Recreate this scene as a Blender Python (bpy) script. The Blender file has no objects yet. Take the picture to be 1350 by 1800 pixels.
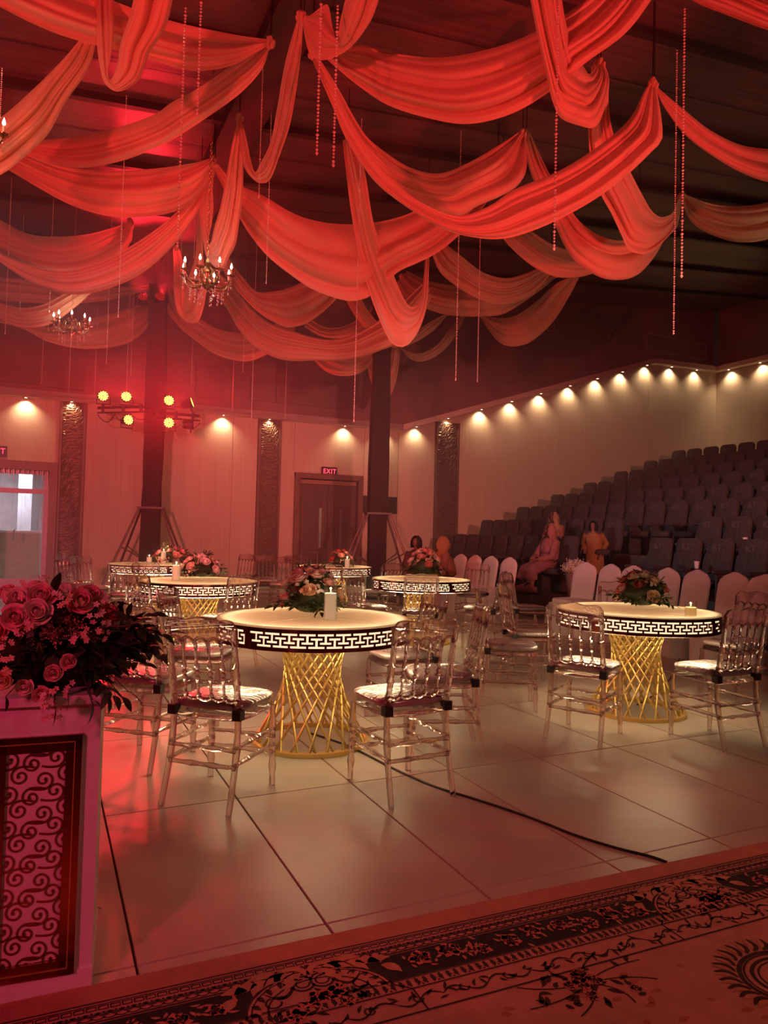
import bpy, bmesh, math, random
import numpy as np
from mathutils import Vector, Matrix
random.seed(7); RNG = np.random.default_rng(7)
PI = math.pi
scene = bpy.context.scene
COL = scene.collection

# ------------------------------------------------------------------ camera
F_PX, CAM_H = 1265.0, 1.32
YAW, PITCH, ROLL = math.radians(25.3), math.atan(40 / 1265), math.atan(0.025)
FW = np.array([math.sin(YAW) * math.cos(PITCH), math.cos(YAW) * math.cos(PITCH), math.sin(PITCH)])
_r = np.array([math.cos(YAW), -math.sin(YAW), 0.0]); _u = np.cross(_r, FW)
RT = _r * math.cos(ROLL) + _u * math.sin(ROLL)
UP = -_r * math.sin(ROLL) + _u * math.cos(ROLL)
EYE = np.array([0, 0, CAM_H])
cam_data = bpy.data.cameras.new('camera')
cam = bpy.data.objects.new('camera', cam_data); COL.objects.link(cam)
cam.matrix_world = Matrix(((RT[0], UP[0], -FW[0], 0), (RT[1], UP[1], -FW[1], 0), (RT[2], UP[2], -FW[2], CAM_H), (0, 0, 0, 1)))
cam_data.sensor_fit = 'VERTICAL'; cam_data.sensor_height = 24.0; cam_data.lens = F_PX * 24 / 1800
cam_data.clip_start = 0.05; cam_data.clip_end = 200
scene.camera = cam

def ray(x, y): return FW + RT * (x - 675) / F_PX - UP * (y - 900) / F_PX
def at_z(x, y, z=0.0): d = ray(x, y); return EYE + d * ((z - CAM_H) / d[2])
def at_y(x, y, Y): d = ray(x, y); return EYE + d * (Y / d[1])
def at_x(x, y, X): d = ray(x, y); return EYE + d * (X / d[0])
def at_d(x, y, dp): return EYE + ray(x, y) * dp

# ------------------------------------------------------------------ view, world, lights
vs = scene.view_settings
vs.view_transform = 'Standard'; vs.look = 'None'; vs.gamma = 1.0; vs.use_curve_mapping = False
vs.exposure = 0.0
world = bpy.data.worlds.new('world'); scene.world = world; world.use_nodes = True
world.node_tree.nodes['Background'].inputs[0].default_value = (0.02, 0.012, 0.014, 1)
world.node_tree.nodes['Background'].inputs[1].default_value = 0.3
scene.cycles.max_bounces = 7
scene.cycles.transparent_max_bounces = 16
scene.cycles.transmission_bounces = 7
scene.cycles.volume_bounces = 0
scene.cycles.caustics_reflective = False; scene.cycles.caustics_refractive = False
scene.cycles.sample_clamp_indirect = 3.0
scene.cycles.use_adaptive_sampling = True; scene.cycles.adaptive_threshold = 0.02

def spot(name, loc, target, color, energy, size_deg, blend=0.6, radius=0.08, parent=None, squash=1.0):
    l = bpy.data.lights.new(name, 'SPOT'); l.color = color; l.energy = energy
    l.spot_size = math.radians(size_deg); l.spot_blend = blend; l.shadow_soft_size = radius
    o = bpy.data.objects.new(name, l); COL.objects.link(o)
    d = Vector(target) - Vector(loc)
    o.location = loc; o.rotation_euler = d.to_track_quat('-Z', 'Y').to_euler()
    o.scale = (1.0, squash, 1.0)
    if parent is not None:
        o.parent = parent
    return o

HAZE_DENSITY = 0.024
RED = (1.0, 0.05, 0.05)
PAR_RED = (1.0, 0.018, 0.032)
# unseen wash spots, assumed from the red light and added off frame, without fixtures
spot('added_wash_lamp', (-4.5, 1.0, 2.0), (2.2, 9.5, 6.5), RED, 2300, 75, 0.8, 0.20)
spot('added_wash_lamp', (8.0, 1.5, 2.0), (3.8, 8.5, 6.0), RED, 1500, 62, 0.8, 0.20)
spot('added_wash_lamp', (1.5, -3.5, 4.2), (4.0, 9.0, 6.2), RED, 600, 60, 0.8, 0.25)
spot('added_wash_lamp', (-3.0, -3.5, 2.5), (1.3, 17.0, 2.0), (1.0, 0.145, 0.16), 8800, 54, 0.8, 0.25, None, 0.34)
spot('added_wash_lamp', (3.0, -4.5, 3.0), (11.0, 17.0, 2.6), (1.0, 0.27, 0.20), 6500, 54, 0.9, 0.25, None, 0.38)  # added to warm the back wall toward the theatre seats
spot('added_wash_lamp', (-2.4, -0.6, 2.4), (0.1, 2.5, 0.45), (1.0, 0.055, 0.15), 235, 44, 0.9, 0.15)
spot('added_wash_lamp', (-4.2, 6.8, 4.4), (0.4, 3.4, 0.0), (1.0, 0.03, 0.045), 360, 62, 1.0, 0.2)
spot('added_wash_lamp', (3.6, -2.5, 4.6), (2.2, 1.6, 0.0), (1.0, 0.17, 0.11), 215, 50, 0.9, 0.3)  # added to brighten the rug
spot('added_uplight', (-4.6, 8.0, 2.6), (0.9, 9.8, 7.0), PAR_RED, 600, 44, 0.9, 0.12)  # unseen lamp added to redden the ceiling between the swags
spot('added_warm_fill', (2.2, -4.5, 5.0), (2.6, 5.0, 0.6), (1.0, 0.66, 0.52), 190, 46, 1.0, 0.35)  # fill added from the front to brighten flowers, chairs and rug
spot('added_cool_fill', (-6.0, 11.0, 5.6), (12.0, 8.0, 1.6), (0.88, 0.80, 0.90), 1900, 40, 1.0, 0.3, None, 0.5)  # unseen cool fill added to lift the theatre seats and covered chairs
spot('added_warm_fill', (15.0, 1.0, 3.5), (7.5, 9.0, 5.8), (1.0, 0.55, 0.32), 680, 60, 1.0, 0.35)  # unseen lamp added as warm house light on the swags by the side wall

# ------------------------------------------------------------------ helpers
class MB:
    def __init__(s): s.v = []; s.f = []
    def add(s, vs, fs):
        n = len(s.v); s.v += [tuple(map(float, p)) for p in vs]; s.f += [tuple(i + n for i in q) for q in fs]; return s
    def box(s, c, sz, m=None):
        x, y, z = sz[0] / 2, sz[1] / 2, sz[2] / 2
        vs = [Vector((a, b, d)) for a in (-x, x) for b in (-y, y) for d in (-z, z)]
        if m is not None: vs = [m @ p for p in vs]
        vs = [p + Vector(c) for p in vs]
        return s.add(vs, [(0, 1, 3, 2), (4, 6, 7, 5), (0, 4, 5, 1), (2, 3, 7, 6), (0, 2, 6, 4), (1, 5, 7, 3)])
    def bar(s, a, b, w, h):
        a = Vector(a); b = Vector(b); d = b - a
        q = d.to_track_quat('Y', 'Z').to_matrix()
        return s.box((a + b) / 2, (w, d.length, h), q)
    def tube(s, pts, rad, n=8, cap=True, closed=False):
        pts = [Vector(p) for p in pts]; m = len(pts)
        if not hasattr(rad, '__len__'): rad = [rad] * m
        vs = []; up = None
        for i, p in enumerate(pts):
            if closed: t = pts[(i + 1) % m] - pts[i - 1]
            else: t = pts[min(i + 1, m - 1)] - pts[max(i - 1, 0)]
            t.normalize()
            if up is None:
                up = Vector((0, 0, 1)) if abs(t.z) < 0.9 else Vector((1, 0, 0))
            x = up.cross(t)
            if x.length < 1e-6: x = Vector((1, 0, 0)).cross(t)
            x.normalize(); y = t.cross(x); up = y
            for k in range(n):
                a = 2 * PI * k / n
                vs.append(p + (x * math.cos(a) + y * math.sin(a)) * rad[i])
        fs = []
        for i in range(m if closed else m - 1):
            j = (i + 1) % m
            for k in range(n):
                l = (k + 1) % n
                fs.append((i * n + k, i * n + l, j * n + l, j * n + k))
        if cap and not closed:
            fs.append(tuple(range(n - 1, -1, -1))); fs.append(tuple((m - 1) * n + k for k in range(n)))
        return s.add(vs, fs)
    def lathe(s, prof, n=16, c=(0, 0, 0), cap=True, sx=1, sy=1):
        vs = []
        for r, z in prof:
            for k in range(n):
                a = 2 * PI * k / n
                vs.append((c[0] + r * math.cos(a) * sx, c[1] + r * math.sin(a) * sy, c[2] + z))
        m = len(prof); fs = []
        for i in range(m - 1):
            for k in range(n):
                l = (k + 1) % n
                fs.append((i * n + k, i * n + l, (i + 1) * n + l, (i + 1) * n + k))
        if cap:
            fs.append(tuple(range(n - 1, -1, -1))); fs.append(tuple((m - 1) * n + k for k in range(n)))
        return s.add(vs, fs)
    def grid(s, P, closed_u=False):
        nu, nv = len(P), len(P[0]); vs = [p for row in P for p in row]; fs = []
        for i in range(nu if closed_u else nu - 1):
            for j in range(nv - 1):
                k = (i + 1) % nu
                fs.append((i * nv + j, k * nv + j, k * nv + j + 1, i * nv + j + 1))
        return s.add(vs, fs)
    def prism(s, poly, z0, z1):
        n = len(poly)
        vs = [(x, y, z0) for x, y in poly] + [(x, y, z1) for x, y in poly]
        fs = [tuple(range(n - 1, -1, -1)), tuple(range(n, 2 * n))]
        fs += [(i, (i + 1) % n, n + (i + 1) % n, n + i) for i in range(n)]
        return s.add(vs, fs)
    def xf(s, m, start=0):
        s.v[start:] = [tuple(m @ Vector(p)) for p in s.v[start:]]; return s
    def mesh(s, name, mat=None, smooth=True, angle=40):
        me = bpy.data.meshes.new(name); me.from_pydata(s.v, [], s.f); me.update()
        bm = bmesh.new(); bm.from_mesh(me); bmesh.ops.recalc_face_normals(bm, faces=bm.faces)
        if smooth:
            lim = math.radians(angle)
            for f in bm.faces: f.smooth = True
            for e in bm.edges:
                if len(e.link_faces) == 2 and e.calc_face_angle(0) > lim: e.smooth = False
        bm.to_mesh(me); bm.free()
        if mat: me.materials.append(mat)
        return me
    def build(s, name, mat=None, parent=None, smooth=True, angle=40):
        return obj(name, s.mesh(name, mat, smooth, angle), parent)

def obj(name, me, parent=None):
    o = bpy.data.objects.new(name, me); COL.objects.link(o)
    if parent is not None: o.parent = parent
    return o
def tag(o, label=None, cat=None, group=None, kind=None):
    if label: o['label'] = label
    if cat: o['category'] = cat
    if group: o['group'] = group
    if kind: o['kind'] = kind
    return o
def thing(name, label, cat, loc=(0, 0, 0), rz=0.0, group=None):
    o = bpy.data.objects.new(name, None); COL.objects.link(o)
    o.empty_display_size = 0.1; o.location = loc; o.rotation_euler = (0, 0, rz)
    return tag(o, label, cat, group)
def struct(o, label=None): return tag(o, label, None, None, 'structure')
ORD = ['zeroth', 'first', 'second', 'third', 'fourth', 'fifth', 'sixth', 'seventh', 'eighth', 'ninth', 'tenth', 'eleventh', 'twelfth', 'thirteenth',
       'fourteenth', 'fifteenth', 'sixteenth', 'seventeenth', 'eighteenth', 'nineteenth', 'twentieth', 'twenty-first', 'twenty-second', 'twenty-third', 'twenty-fourth', 'twenty-fifth',
       'twenty-sixth', 'twenty-seventh', 'twenty-eighth', 'twenty-ninth', 'thirtieth']

# ------------------------------------------------------------------ materials
def new_mat(name):
    m = bpy.data.materials.new(name); m.use_nodes = True
    nt = m.node_tree; return m, nt, nt.nodes['Principled BSDF']
def N(nt, typ, **kw):
    n = nt.nodes.new(typ)
    for k, v in kw.items(): setattr(n, k, v)
    return n
def setin(n, **kw):
    for k, v in kw.items():
        n.inputs[k.replace('_', ' ')].default_value = v
def pm(name, color, rough=0.5, metal=0.0, var=0.12, scale=6.0, bump=0.0, bscale=40.0, stretch=None, emit=None, estr=0.0, coat=0.0, spec=0.5, color2=None, sheen=0.0):
    """a principled material whose colour varies softly with object-space noise"""
    m, nt, b = new_mat(name)
    tc = N(nt, 'ShaderNodeTexCoord'); mp = N(nt, 'ShaderNodeMapping'); nt.links.new(tc.outputs['Object'], mp.inputs[0])
    if stretch: mp.inputs['Scale'].default_value = stretch
    no = N(nt, 'ShaderNodeTexNoise'); no.inputs['Scale'].default_value = scale; no.inputs['Detail'].default_value = 3
    nt.links.new(mp.outputs[0], no.inputs['Vector'])
    cr = N(nt, 'ShaderNodeValToRGB'); nt.links.new(no.outputs['Fac'], cr.inputs[0])
    c1 = [max(0, c * (1 - var)) for c in color]; c2 = color2 or [min(1, c * (1 + var)) for c in color]
    cr.color_ramp.elements[0].position = 0.3; cr.color_ramp.elements[1].position = 0.7
    cr.color_ramp.elements[0].color = (*c1, 1); cr.color_ramp.elements[1].color = (*c2, 1)
    nt.links.new(cr.outputs[0], b.inputs['Base Color'])
    b.inputs['Roughness'].default_value = rough; b.inputs['Metallic'].default_value = metal
    b.inputs['Coat Weight'].default_value = coat; b.inputs['Specular IOR Level'].default_value = spec
    b.inputs['Sheen Weight'].default_value = sheen
    if emit: b.inputs['Emission Color'].default_value = (*emit, 1); b.inputs['Emission Strength'].default_value = estr
    if bump:
        n2 = N(nt, 'ShaderNodeTexNoise'); n2.inputs['Scale'].default_value = bscale; nt.links.new(mp.outputs[0], n2.inputs['Vector'])
        bp = N(nt, 'ShaderNodeBump'); bp.inputs['Strength'].default_value = bump; bp.inputs['Distance'].default_value = 0.01
        nt.links.new(n2.outputs['Fac'], bp.inputs['Height']); nt.links.new(bp.outputs[0], b.inputs['Normal'])
    return m
def emat(name, color, strength):
    m, nt, b = new_mat(name)
    b.inputs['Base Color'].default_value = (*color, 1); b.inputs['Emission Color'].default_value = (*color, 1); b.inputs['Emission Strength'].default_value = strength
    return m
def glassmat(name, color, transp=0.55, rough=0.02, ior=1.45):
    m, nt, b = new_mat(name); nt.nodes.remove(b)
    g = N(nt, 'ShaderNodeBsdfGlass'); g.inputs['Color'].default_value = (*color, 1); g.inputs['Roughness'].default_value = rough; g.inputs['IOR'].default_value = ior
    t = N(nt, 'ShaderNodeBsdfTransparent'); t.inputs['Color'].default_value = (*color, 1)
    mx = N(nt, 'ShaderNodeMixShader'); mx.inputs[0].default_value = transp
    nt.links.new(g.outputs[0], mx.inputs[1]); nt.links.new(t.outputs[0], mx.inputs[2])
    nt.links.new(mx.outputs[0], nt.nodes['Material Output'].inputs['Surface'])
    return m
def clothmat(name, color, transl=0.4, var=0.08):
    m, nt, b = new_mat(name); nt.nodes.remove(b)
    tc = N(nt, 'ShaderNodeTexCoord'); no = N(nt, 'ShaderNodeTexNoise'); no.inputs['Scale'].default_value = 1.4; no.inputs['Detail'].default_value = 4
    nt.links.new(tc.outputs['Object'], no.inputs['Vector'])
    cr = N(nt, 'ShaderNodeValToRGB'); nt.links.new(no.outputs['Fac'], cr.inputs[0])
    cr.color_ramp.elements[0].color = (*[c * (1 - var) for c in color], 1); cr.color_ramp.elements[1].color = (*[min(1, c * (1 + var)) for c in color], 1)
    d = N(nt, 'ShaderNodeBsdfDiffuse'); t = N(nt, 'ShaderNodeBsdfTranslucent'); mx = N(nt, 'ShaderNodeMixShader'); mx.inputs[0].default_value = transl
    w = N(nt, 'ShaderNodeTexNoise'); w.inputs['Scale'].default_value = 9.0; nt.links.new(tc.outputs['Object'], w.inputs['Vector'])
    bp = N(nt, 'ShaderNodeBump'); bp.inputs['Strength'].default_value = 0.35; bp.inputs['Distance'].default_value = 0.03
    nt.links.new(w.outputs['Fac'], bp.inputs['Height']); nt.links.new(bp.outputs[0], d.inputs['Normal'])
    nt.links.new(cr.outputs[0], d.inputs[0]); nt.links.new(cr.outputs[0], t.inputs[0])
    nt.links.new(d.outputs[0], mx.inputs[1]); nt.links.new(t.outputs[0], mx.inputs[2])
    nt.links.new(mx.outputs[0], nt.nodes['Material Output'].inputs['Surface'])
    return m

M = {}
M['tile'] = pm('polished_tile', (0.52, 0.44, 0.36), 0.37, var=0.13, scale=2.2, bump=0.05, bscale=3.0)
M['grout'] = pm('dark_grout', (0.05, 0.035, 0.03), 0.8)
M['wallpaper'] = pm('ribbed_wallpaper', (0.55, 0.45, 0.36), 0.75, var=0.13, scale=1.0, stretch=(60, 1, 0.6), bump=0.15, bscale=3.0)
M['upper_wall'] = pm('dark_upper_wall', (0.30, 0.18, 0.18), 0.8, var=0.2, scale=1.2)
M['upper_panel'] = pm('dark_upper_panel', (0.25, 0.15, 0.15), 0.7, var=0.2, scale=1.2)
M['cornice'] = pm('cornice_paint', (0.80, 0.66, 0.60), 0.6, var=0.05)
M['ceiling'] = pm('ribbed_ceiling_sheet', (0.14, 0.062, 0.07), 0.40, var=0.25, scale=1.0, stretch=(0.7, 18, 1), bump=0.4, bscale=4.0)
M['beam'] = pm('dark_beam', (0.045, 0.022, 0.024), 0.6)
M['carve_back'] = pm('carved_panel_ground', (0.09, 0.055, 0.05), 0.5, var=0.3, scale=14)
M['carve'] = pm('carved_bronze_relief', (0.20, 0.13, 0.085), 0.42, metal=0.3, var=0.35, scale=10)
M['wood_dark'] = pm('dark_door_wood', (0.10, 0.06, 0.055), 0.45, var=0.3, scale=3, stretch=(12, 12, 0.8))
M['wood_frame'] = pm('door_frame_wood', (0.17, 0.09, 0.07), 0.4, var=0.25, scale=3, stretch=(8, 8, 0.8))
M['steel'] = pm('brushed_steel', (0.55, 0.53, 0.52), 0.3, metal=1.0, var=0.1)
M['black_cloth'] = pm('black_cloth', (0.025, 0.02, 0.022), 0.9, var=0.3)
M['black'] = pm('black_plastic', (0.018, 0.016, 0.016), 0.5)
M['black_metal'] = pm('black_metal', (0.02, 0.018, 0.018), 0.4, metal=0.3)
M['tripod'] = pm('grey_tripod_tube', (0.25, 0.2, 0.19), 0.45, metal=0.6)
M['gold'] = pm('gold_paint_metal', (0.85, 0.60, 0.20), 0.32, metal=0.75, var=0.1)
M['gold_dark'] = pm('mirror_gold_sheet', (0.50, 0.24, 0.10), 0.16, metal=1.0, var=0.2, scale=2)
M['band'] = pm('dark_mirror_band', (0.24, 0.07, 0.07), 0.14, metal=0.9, var=0.15)
M['acrylic'] = glassmat('clear_acrylic', (0.99, 0.93, 0.92), 0.22, 0.008, 1.48)
M['clear_glass'] = glassmat('clear_glass', (0.97, 0.97, 0.97), 0.8, 0.0, 1.3)
M['pane'] = glassmat('door_glass', (0.9, 0.92, 0.95), 0.85, 0.02, 1.2)
M['cushion'] = pm('pearl_vinyl', (0.44, 0.34, 0.33), 0.24, metal=0.35, var=0.1, scale=5, bump=0.7, bscale=16, coat=0.4, stretch=(0.6, 3, 1))
M['drape'] = clothmat('peach_voile', (0.84, 0.56, 0.42), 0.30)
M['drape_warm_lit'] = clothmat('warm_lit_voile', (0.84, 0.68, 0.46), 0.32)  # same voile, with warm lamp light mixed into its colour
M['bead'] = pm('crystal_bead', (0.95, 0.80, 0.76), 0.12, metal=0.15, var=0.1, scale=60, coat=1.0)
M['white_paint'] = pm('white_paint', (0.80, 0.76, 0.78), 0.35, var=0.04)
M['pink_panel'] = pm('rose_panel', (0.78, 0.62, 0.66), 0.5, var=0.05)
M['spandex'] = pm('ivory_spandex', (0.78, 0.65, 0.62), 0.75, var=0.06, scale=4, sheen=0.3)
M['seat_dark'] = pm('charcoal_seat_fabric', (0.055, 0.046, 0.050), 0.85, var=0.25, scale=20)
M['seat_plastic'] = pm('charcoal_seat_shell', (0.05, 0.042, 0.046), 0.5, var=0.2)
M['logo'] = pm('grey_embroidery', (0.12, 0.092, 0.096), 0.8)
M['platform'] = pm('platform_carpet', (0.16, 0.11, 0.10), 0.8, var=0.2, scale=5)
M['candle'] = pm('lit_ivory_wax', (0.88, 0.76, 0.55), 0.5, var=0.06, emit=(1.0, 0.72, 0.38), estr=0.30)  # emission stands in for light glowing through the wax

# ================================================================== SETTING
YB = 17.0          # back wall
XR = 20.25         # side wall beyond the theatre seats
XL = -8.0; YF = -7.0
def ceil_z(X):
    return 7.15 + (X - 2.3) * (0.092 if X < 2.3 else 0.11)
# floor slab and tiles
fl = MB().box(((XL + XR) / 2, (YF + YB + 0.2) / 2, -0.06), (XR - XL + 0.4, YB - YF + 4.2, 0.10)).build('floor', M['grout'], smooth=False)
struct(fl, 'polished beige tiled floor with thin dark joints')
TX0, TY0, TW, TL = 0.302, 2.31, 0.6115, 1.24
tile_me = MB()
_b = 0.004
tile_me.add([(0.003, 0.003, -0.012), (TW - 0.003, 0.003, -0.012), (TW - 0.003, TL - 0.003, -0.012), (0.003, TL - 0.003, -0.012),
             (_b + 0.001, _b + 0.001, 0), (TW - _b - 0.001, _b + 0.001, 0), (TW - _b - 0.001, TL - _b - 0.001, 0), (_b + 0.001, TL - _b - 0.001, 0)],
            [(4, 5, 6, 7), (0, 1, 5, 4), (1, 2, 6, 5), (2, 3, 7, 6), (3, 0, 4, 7)])
tile_me = tile_me.mesh('tile', M['tile'], smooth=False)
n_t = 0
for i in range(-3, 16):
    for j in range(-1, 12):
        X, Y = TX0 + i * TW, TY0 + j * TL
        if Y + TL > YB + 0.6: continue
        # leave out tiles the camera never sees on the far side
        if X + TW < -1.9 + 0.0 * Y and j > 2: continue
        t = obj('tile', tile_me, fl); t.location = (X, Y, 0); n_t += 1
# the floor beyond the tiles that are told apart
rest = MB()
rest.add([(XL, YF, -0.004), (XR, YF, -0.004), (XR, TY0 - TL, -0.004), (XL, TY0 - TL, -0.004)], [(0, 1, 2, 3)])
rest.add([(XL, TY0 - TL, -0.004), (TX0 - 3 * TW, TY0 - TL, -0.004), (TX0 - 3 * TW, YB, -0.004), (XL, YB, -0.004)], [(0, 1, 2, 3)])
rest.add([(TX0 + 16 * TW, TY0 - TL, -0.004), (XR, TY0 - TL, -0.004), (XR, YB, -0.004), (TX0 + 16 * TW, YB, -0.004)], [(0, 1, 2, 3)])
rest.build('plain_floor', M['tile'], fl, smooth=False)

# ceiling : three points across, sheets between dark purlins
ceil = MB()
prof = [(XL - 0.2, ceil_z(XL - 0.2)), (2.3, ceil_z(2.3)), (XR + 0.2, ceil_z(XR + 0.2))]
for (x0, z0), (x1, z1) in zip(prof, prof[1:]):
    ceil.add([(x0, YF, z0), (x1, YF, z1), (x1, YB + 0.3, z1), (x0, YB + 0.3, z0), (x0, YF, z0 + .15), (x1, YF, z1 + .15), (x1, YB + 0.3, z1 + .15), (x0, YB + 0.3, z0 + .15)],
             [(0, 1, 2, 3), (7, 6, 5, 4), (0, 4, 5, 1), (2, 6, 7, 3)])
ceil = ceil.build('ceiling', M['ceiling'], smooth=False); struct(ceil, 'dark ribbed sheet ceiling with beams')
for y in np.arange(3.0, 17, 1.75):
    b = MB()
    for (x0, z0), (x1, z1) in zip(prof, prof[1:]):
        b.add([(x0, y - .05, z0 - .10), (x1, y - .05, z1 - .10), (x1, y + .05, z1 - .10), (x0, y + .05, z0 - .10), (x0, y - .05, z0), (x1, y - .05, z1), (x1, y + .05, z1), (x0, y + .05, z0)],
              [(0, 1, 2, 3), (0, 4, 5, 1), (3, 2, 6, 7)])
    b.build('purlin', M['beam'], ceil, smooth=False)
rb = MB().box((2.3, (YF + YB) / 2, 7.02), (0.5, YB - YF, 0.22)).build('ridge_beam', M['beam'], ceil, smooth=False)
for y in np.arange(2.2, 17, 0.875):    # thin sheet seams
    s_ = MB()
    for (x0, z0), (x1, z1) in zip(prof, prof[1:]):
        s_.add([(x0, y - .012, z0 - .012), (x1, y - .012, z1 - .012), (x1, y + .012, z1 - .012), (x0, y + .012, z0 - .012)], [(0, 1, 2, 3)])
    s_.build('seam', M['beam'], ceil, smooth=False)

# ---------------- back wall ----------------
CORN = [(XL, 3.99), (8.40, 4.06), (17.2, 6.93), (XR, 7.02)]      # underside of the cornice along the wall
def corn_z(X):
    for (a, za), (b, zb) in zip(CORN, CORN[1:]):
        if X <= b: return za + (zb - za) * (X - a) / (b - a)
    return CORN[-1][1]
DOOR_L = (-2.0, 0.10, 2.52)     # glass doorway : x0, x1, top
e0, e1 = at_y(526, 850, YB)[0], at_y(628, 850, YB)[0]; etop = at_y(575, 843, YB)[2]
DOOR_E = (e0, e1, etop)
wb = MB()
def wall_piece(x0, x1, z0a, z0b, z1a, z1b, y0=YB, y1=YB + 0.25):
    wb.add([(x0, y0, z0a), (x1, y0, z0b), (x1, y0, z1b), (x0, y0, z1a), (x0, y1, z0a), (x1, y1, z0b), (x1, y1, z1b), (x0, y1, z1a)],
           [(0, 1, 2, 3), (7, 6, 5, 4), (0, 4, 5, 1), (1, 5, 6, 2), (2, 6, 7, 3), (3, 7, 4, 0)])
wall_piece(XL, DOOR_L[0], 0, 0, 3.99, 4.0)
wall_piece(DOOR_L[0], DOOR_L[1], DOOR_L[2], DOOR_L[2], 4.0, corn_z(.1))
wall_piece(DOOR_L[1], DOOR_E[0], 0, 0, corn_z(.1), corn_z(e0))
wall_piece(e0, e1, etop, etop, corn_z(e0), corn_z(e1))
wall_piece(e1, 8.40, 0, 0, corn_z(e1), 4.06)
wall_piece(8.40, 17.2, 0, 0, 4.06, 6.93)
wall_piece(17.2, XR, 0, 0, 6.93, 7.02)
wb = wb.build('wall_back', M['wallpaper'], smooth=False); struct(wb, 'beige papered back wall with fine vertical ribs')
# paper panels on it, with thin shadow gaps between them
pan_edges = {}
P_PX = [(100.5, 147.5), (450.5, 491), (762.5, 803.5)]
PIL = [(at_y(a, 845, YB)[0], at_y(b, 845, YB)[0]) for a, b in P_PX]
def panel(x0, x1, z0, z1a, z1b):
    m = MB(); g = 0.006; y0, y1 = YB - 0.022, YB
    m.add([(x0 + g, y0, z0), (x1 - g, y0, z0), (x1 - g, y0, z1b), (x0 + g, y0, z1a), (x0 + g, y1, z0), (x1 - g, y1, z0), (x1 - g, y1, z1b), (x0 + g, y1, z1a)],
          [(0, 1, 2, 3), (0, 4, 5, 1), (1, 5, 6, 2), (2, 6, 7, 3), (3, 7, 4, 0)])
    m.build('wall_panel', M['wallpaper'], wb, smooth=False)
def panels(x0, x1, n, z0=0.0):
    for k in range(n):
        a, b = x0 + (x1 - x0) * k / n, x0 + (x1 - x0) * (k + 1) / n
        panel(a, b, z0, corn_z(a), corn_z(b))
panels(DOOR_L[0], DOOR_L[1] + 0.08, 1, DOOR_L[2] + 0.15)
xj = at_y(408, 800, YB)[0]
panels(PIL[0][1], xj, 2); panels(xj, PIL[1][0], 1)
panels(PIL[1][1], e0 - 0.16, 1); panels(e0 - 0.16, e1 + 0.16, 1, etop + 0.16); panels(e1 + 0.16, 8.40, 1)
panels(8.40, PIL[2][0], 1); panels(PIL[2][1], 17.2, 1); panels(17.2, XR, 1)
# upper wall above the cornice
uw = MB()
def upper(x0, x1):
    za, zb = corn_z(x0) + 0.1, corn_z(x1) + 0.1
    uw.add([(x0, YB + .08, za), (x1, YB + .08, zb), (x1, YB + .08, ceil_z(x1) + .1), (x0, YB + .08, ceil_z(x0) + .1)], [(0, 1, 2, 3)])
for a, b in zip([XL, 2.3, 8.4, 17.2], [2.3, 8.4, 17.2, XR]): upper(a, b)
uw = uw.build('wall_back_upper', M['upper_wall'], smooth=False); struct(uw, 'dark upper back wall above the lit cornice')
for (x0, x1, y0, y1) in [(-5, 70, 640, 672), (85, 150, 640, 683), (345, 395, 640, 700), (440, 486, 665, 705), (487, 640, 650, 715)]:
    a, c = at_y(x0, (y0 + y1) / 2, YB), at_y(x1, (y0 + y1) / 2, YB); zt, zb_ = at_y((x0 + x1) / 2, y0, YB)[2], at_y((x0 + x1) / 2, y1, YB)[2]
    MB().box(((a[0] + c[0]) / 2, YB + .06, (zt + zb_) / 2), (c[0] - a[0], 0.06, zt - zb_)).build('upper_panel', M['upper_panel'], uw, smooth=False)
# cornice (a projecting ledge that carries the downlights)
def ledge(name, x0, z0, x1, z1, label):
    m = MB(); y0, y1 = YB - 0.30, YB + 0.10; h = 0.15
    m.add([(x0, y0, z0), (x1, y0, z1), (x1, y1, z1), (x0, y1, z0), (x0, y0, z0 + h), (x1, y0, z1 + h), (x1, y1, z1 + h), (x0, y1, z0 + h)],
          [(0, 1, 2, 3), (7, 6, 5, 4), (0, 4, 5, 1), (1, 5, 6, 2), (2, 6, 7, 3), (3, 7, 4, 0)])
    o = m.build(name, M['cornice'], smooth=False); struct(o, label); return o
ledge('trim_1', XL, 3.99, 8.40, 4.06, 'level cornice ledge over the back wall')
ledge('trim_2', 8.40, 4.06, 17.2, 6.93, 'sloping cornice ledge climbing with the theatre seats')
ledge('trim_3', 17.2, 6.93, XR, 7.02, 'short level cornice ledge in the far corner')
# side wall beyond the seats
wr = MB(); wr.box((XR + .12, (YF + YB) / 2, 3.5), (0.24, YB - YF, 7.0)); wr = wr.build('wall_right', M['wallpaper'], smooth=False); struct(wr, 'beige papered side wall behind the theatre seats')
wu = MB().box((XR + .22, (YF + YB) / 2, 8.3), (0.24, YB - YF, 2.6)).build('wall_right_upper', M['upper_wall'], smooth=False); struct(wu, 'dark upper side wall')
m = MB().box((XR - .15, (YF + YB - .3) / 2, 7.09), (0.30, YB - YF - .3, 0.15)).build('trim_4', M['cornice'], smooth=False); struct(m, 'level cornice ledge on the side wall')
wl = MB().box((XL - .12, (YF + YB) / 2, 3.5), (0.24, YB - YF, 7.4)).build('wall_left', M['wallpaper'], smooth=False); struct(wl, 'papered side wall out of view')
wf = MB().box(((XL + XR) / 2, YF - .12, 4.6), (XR - XL, 0.24, 9.6)).build('wall_front', M['upper_wall'], smooth=False); struct(wf, 'dark wall behind the stage')

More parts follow.
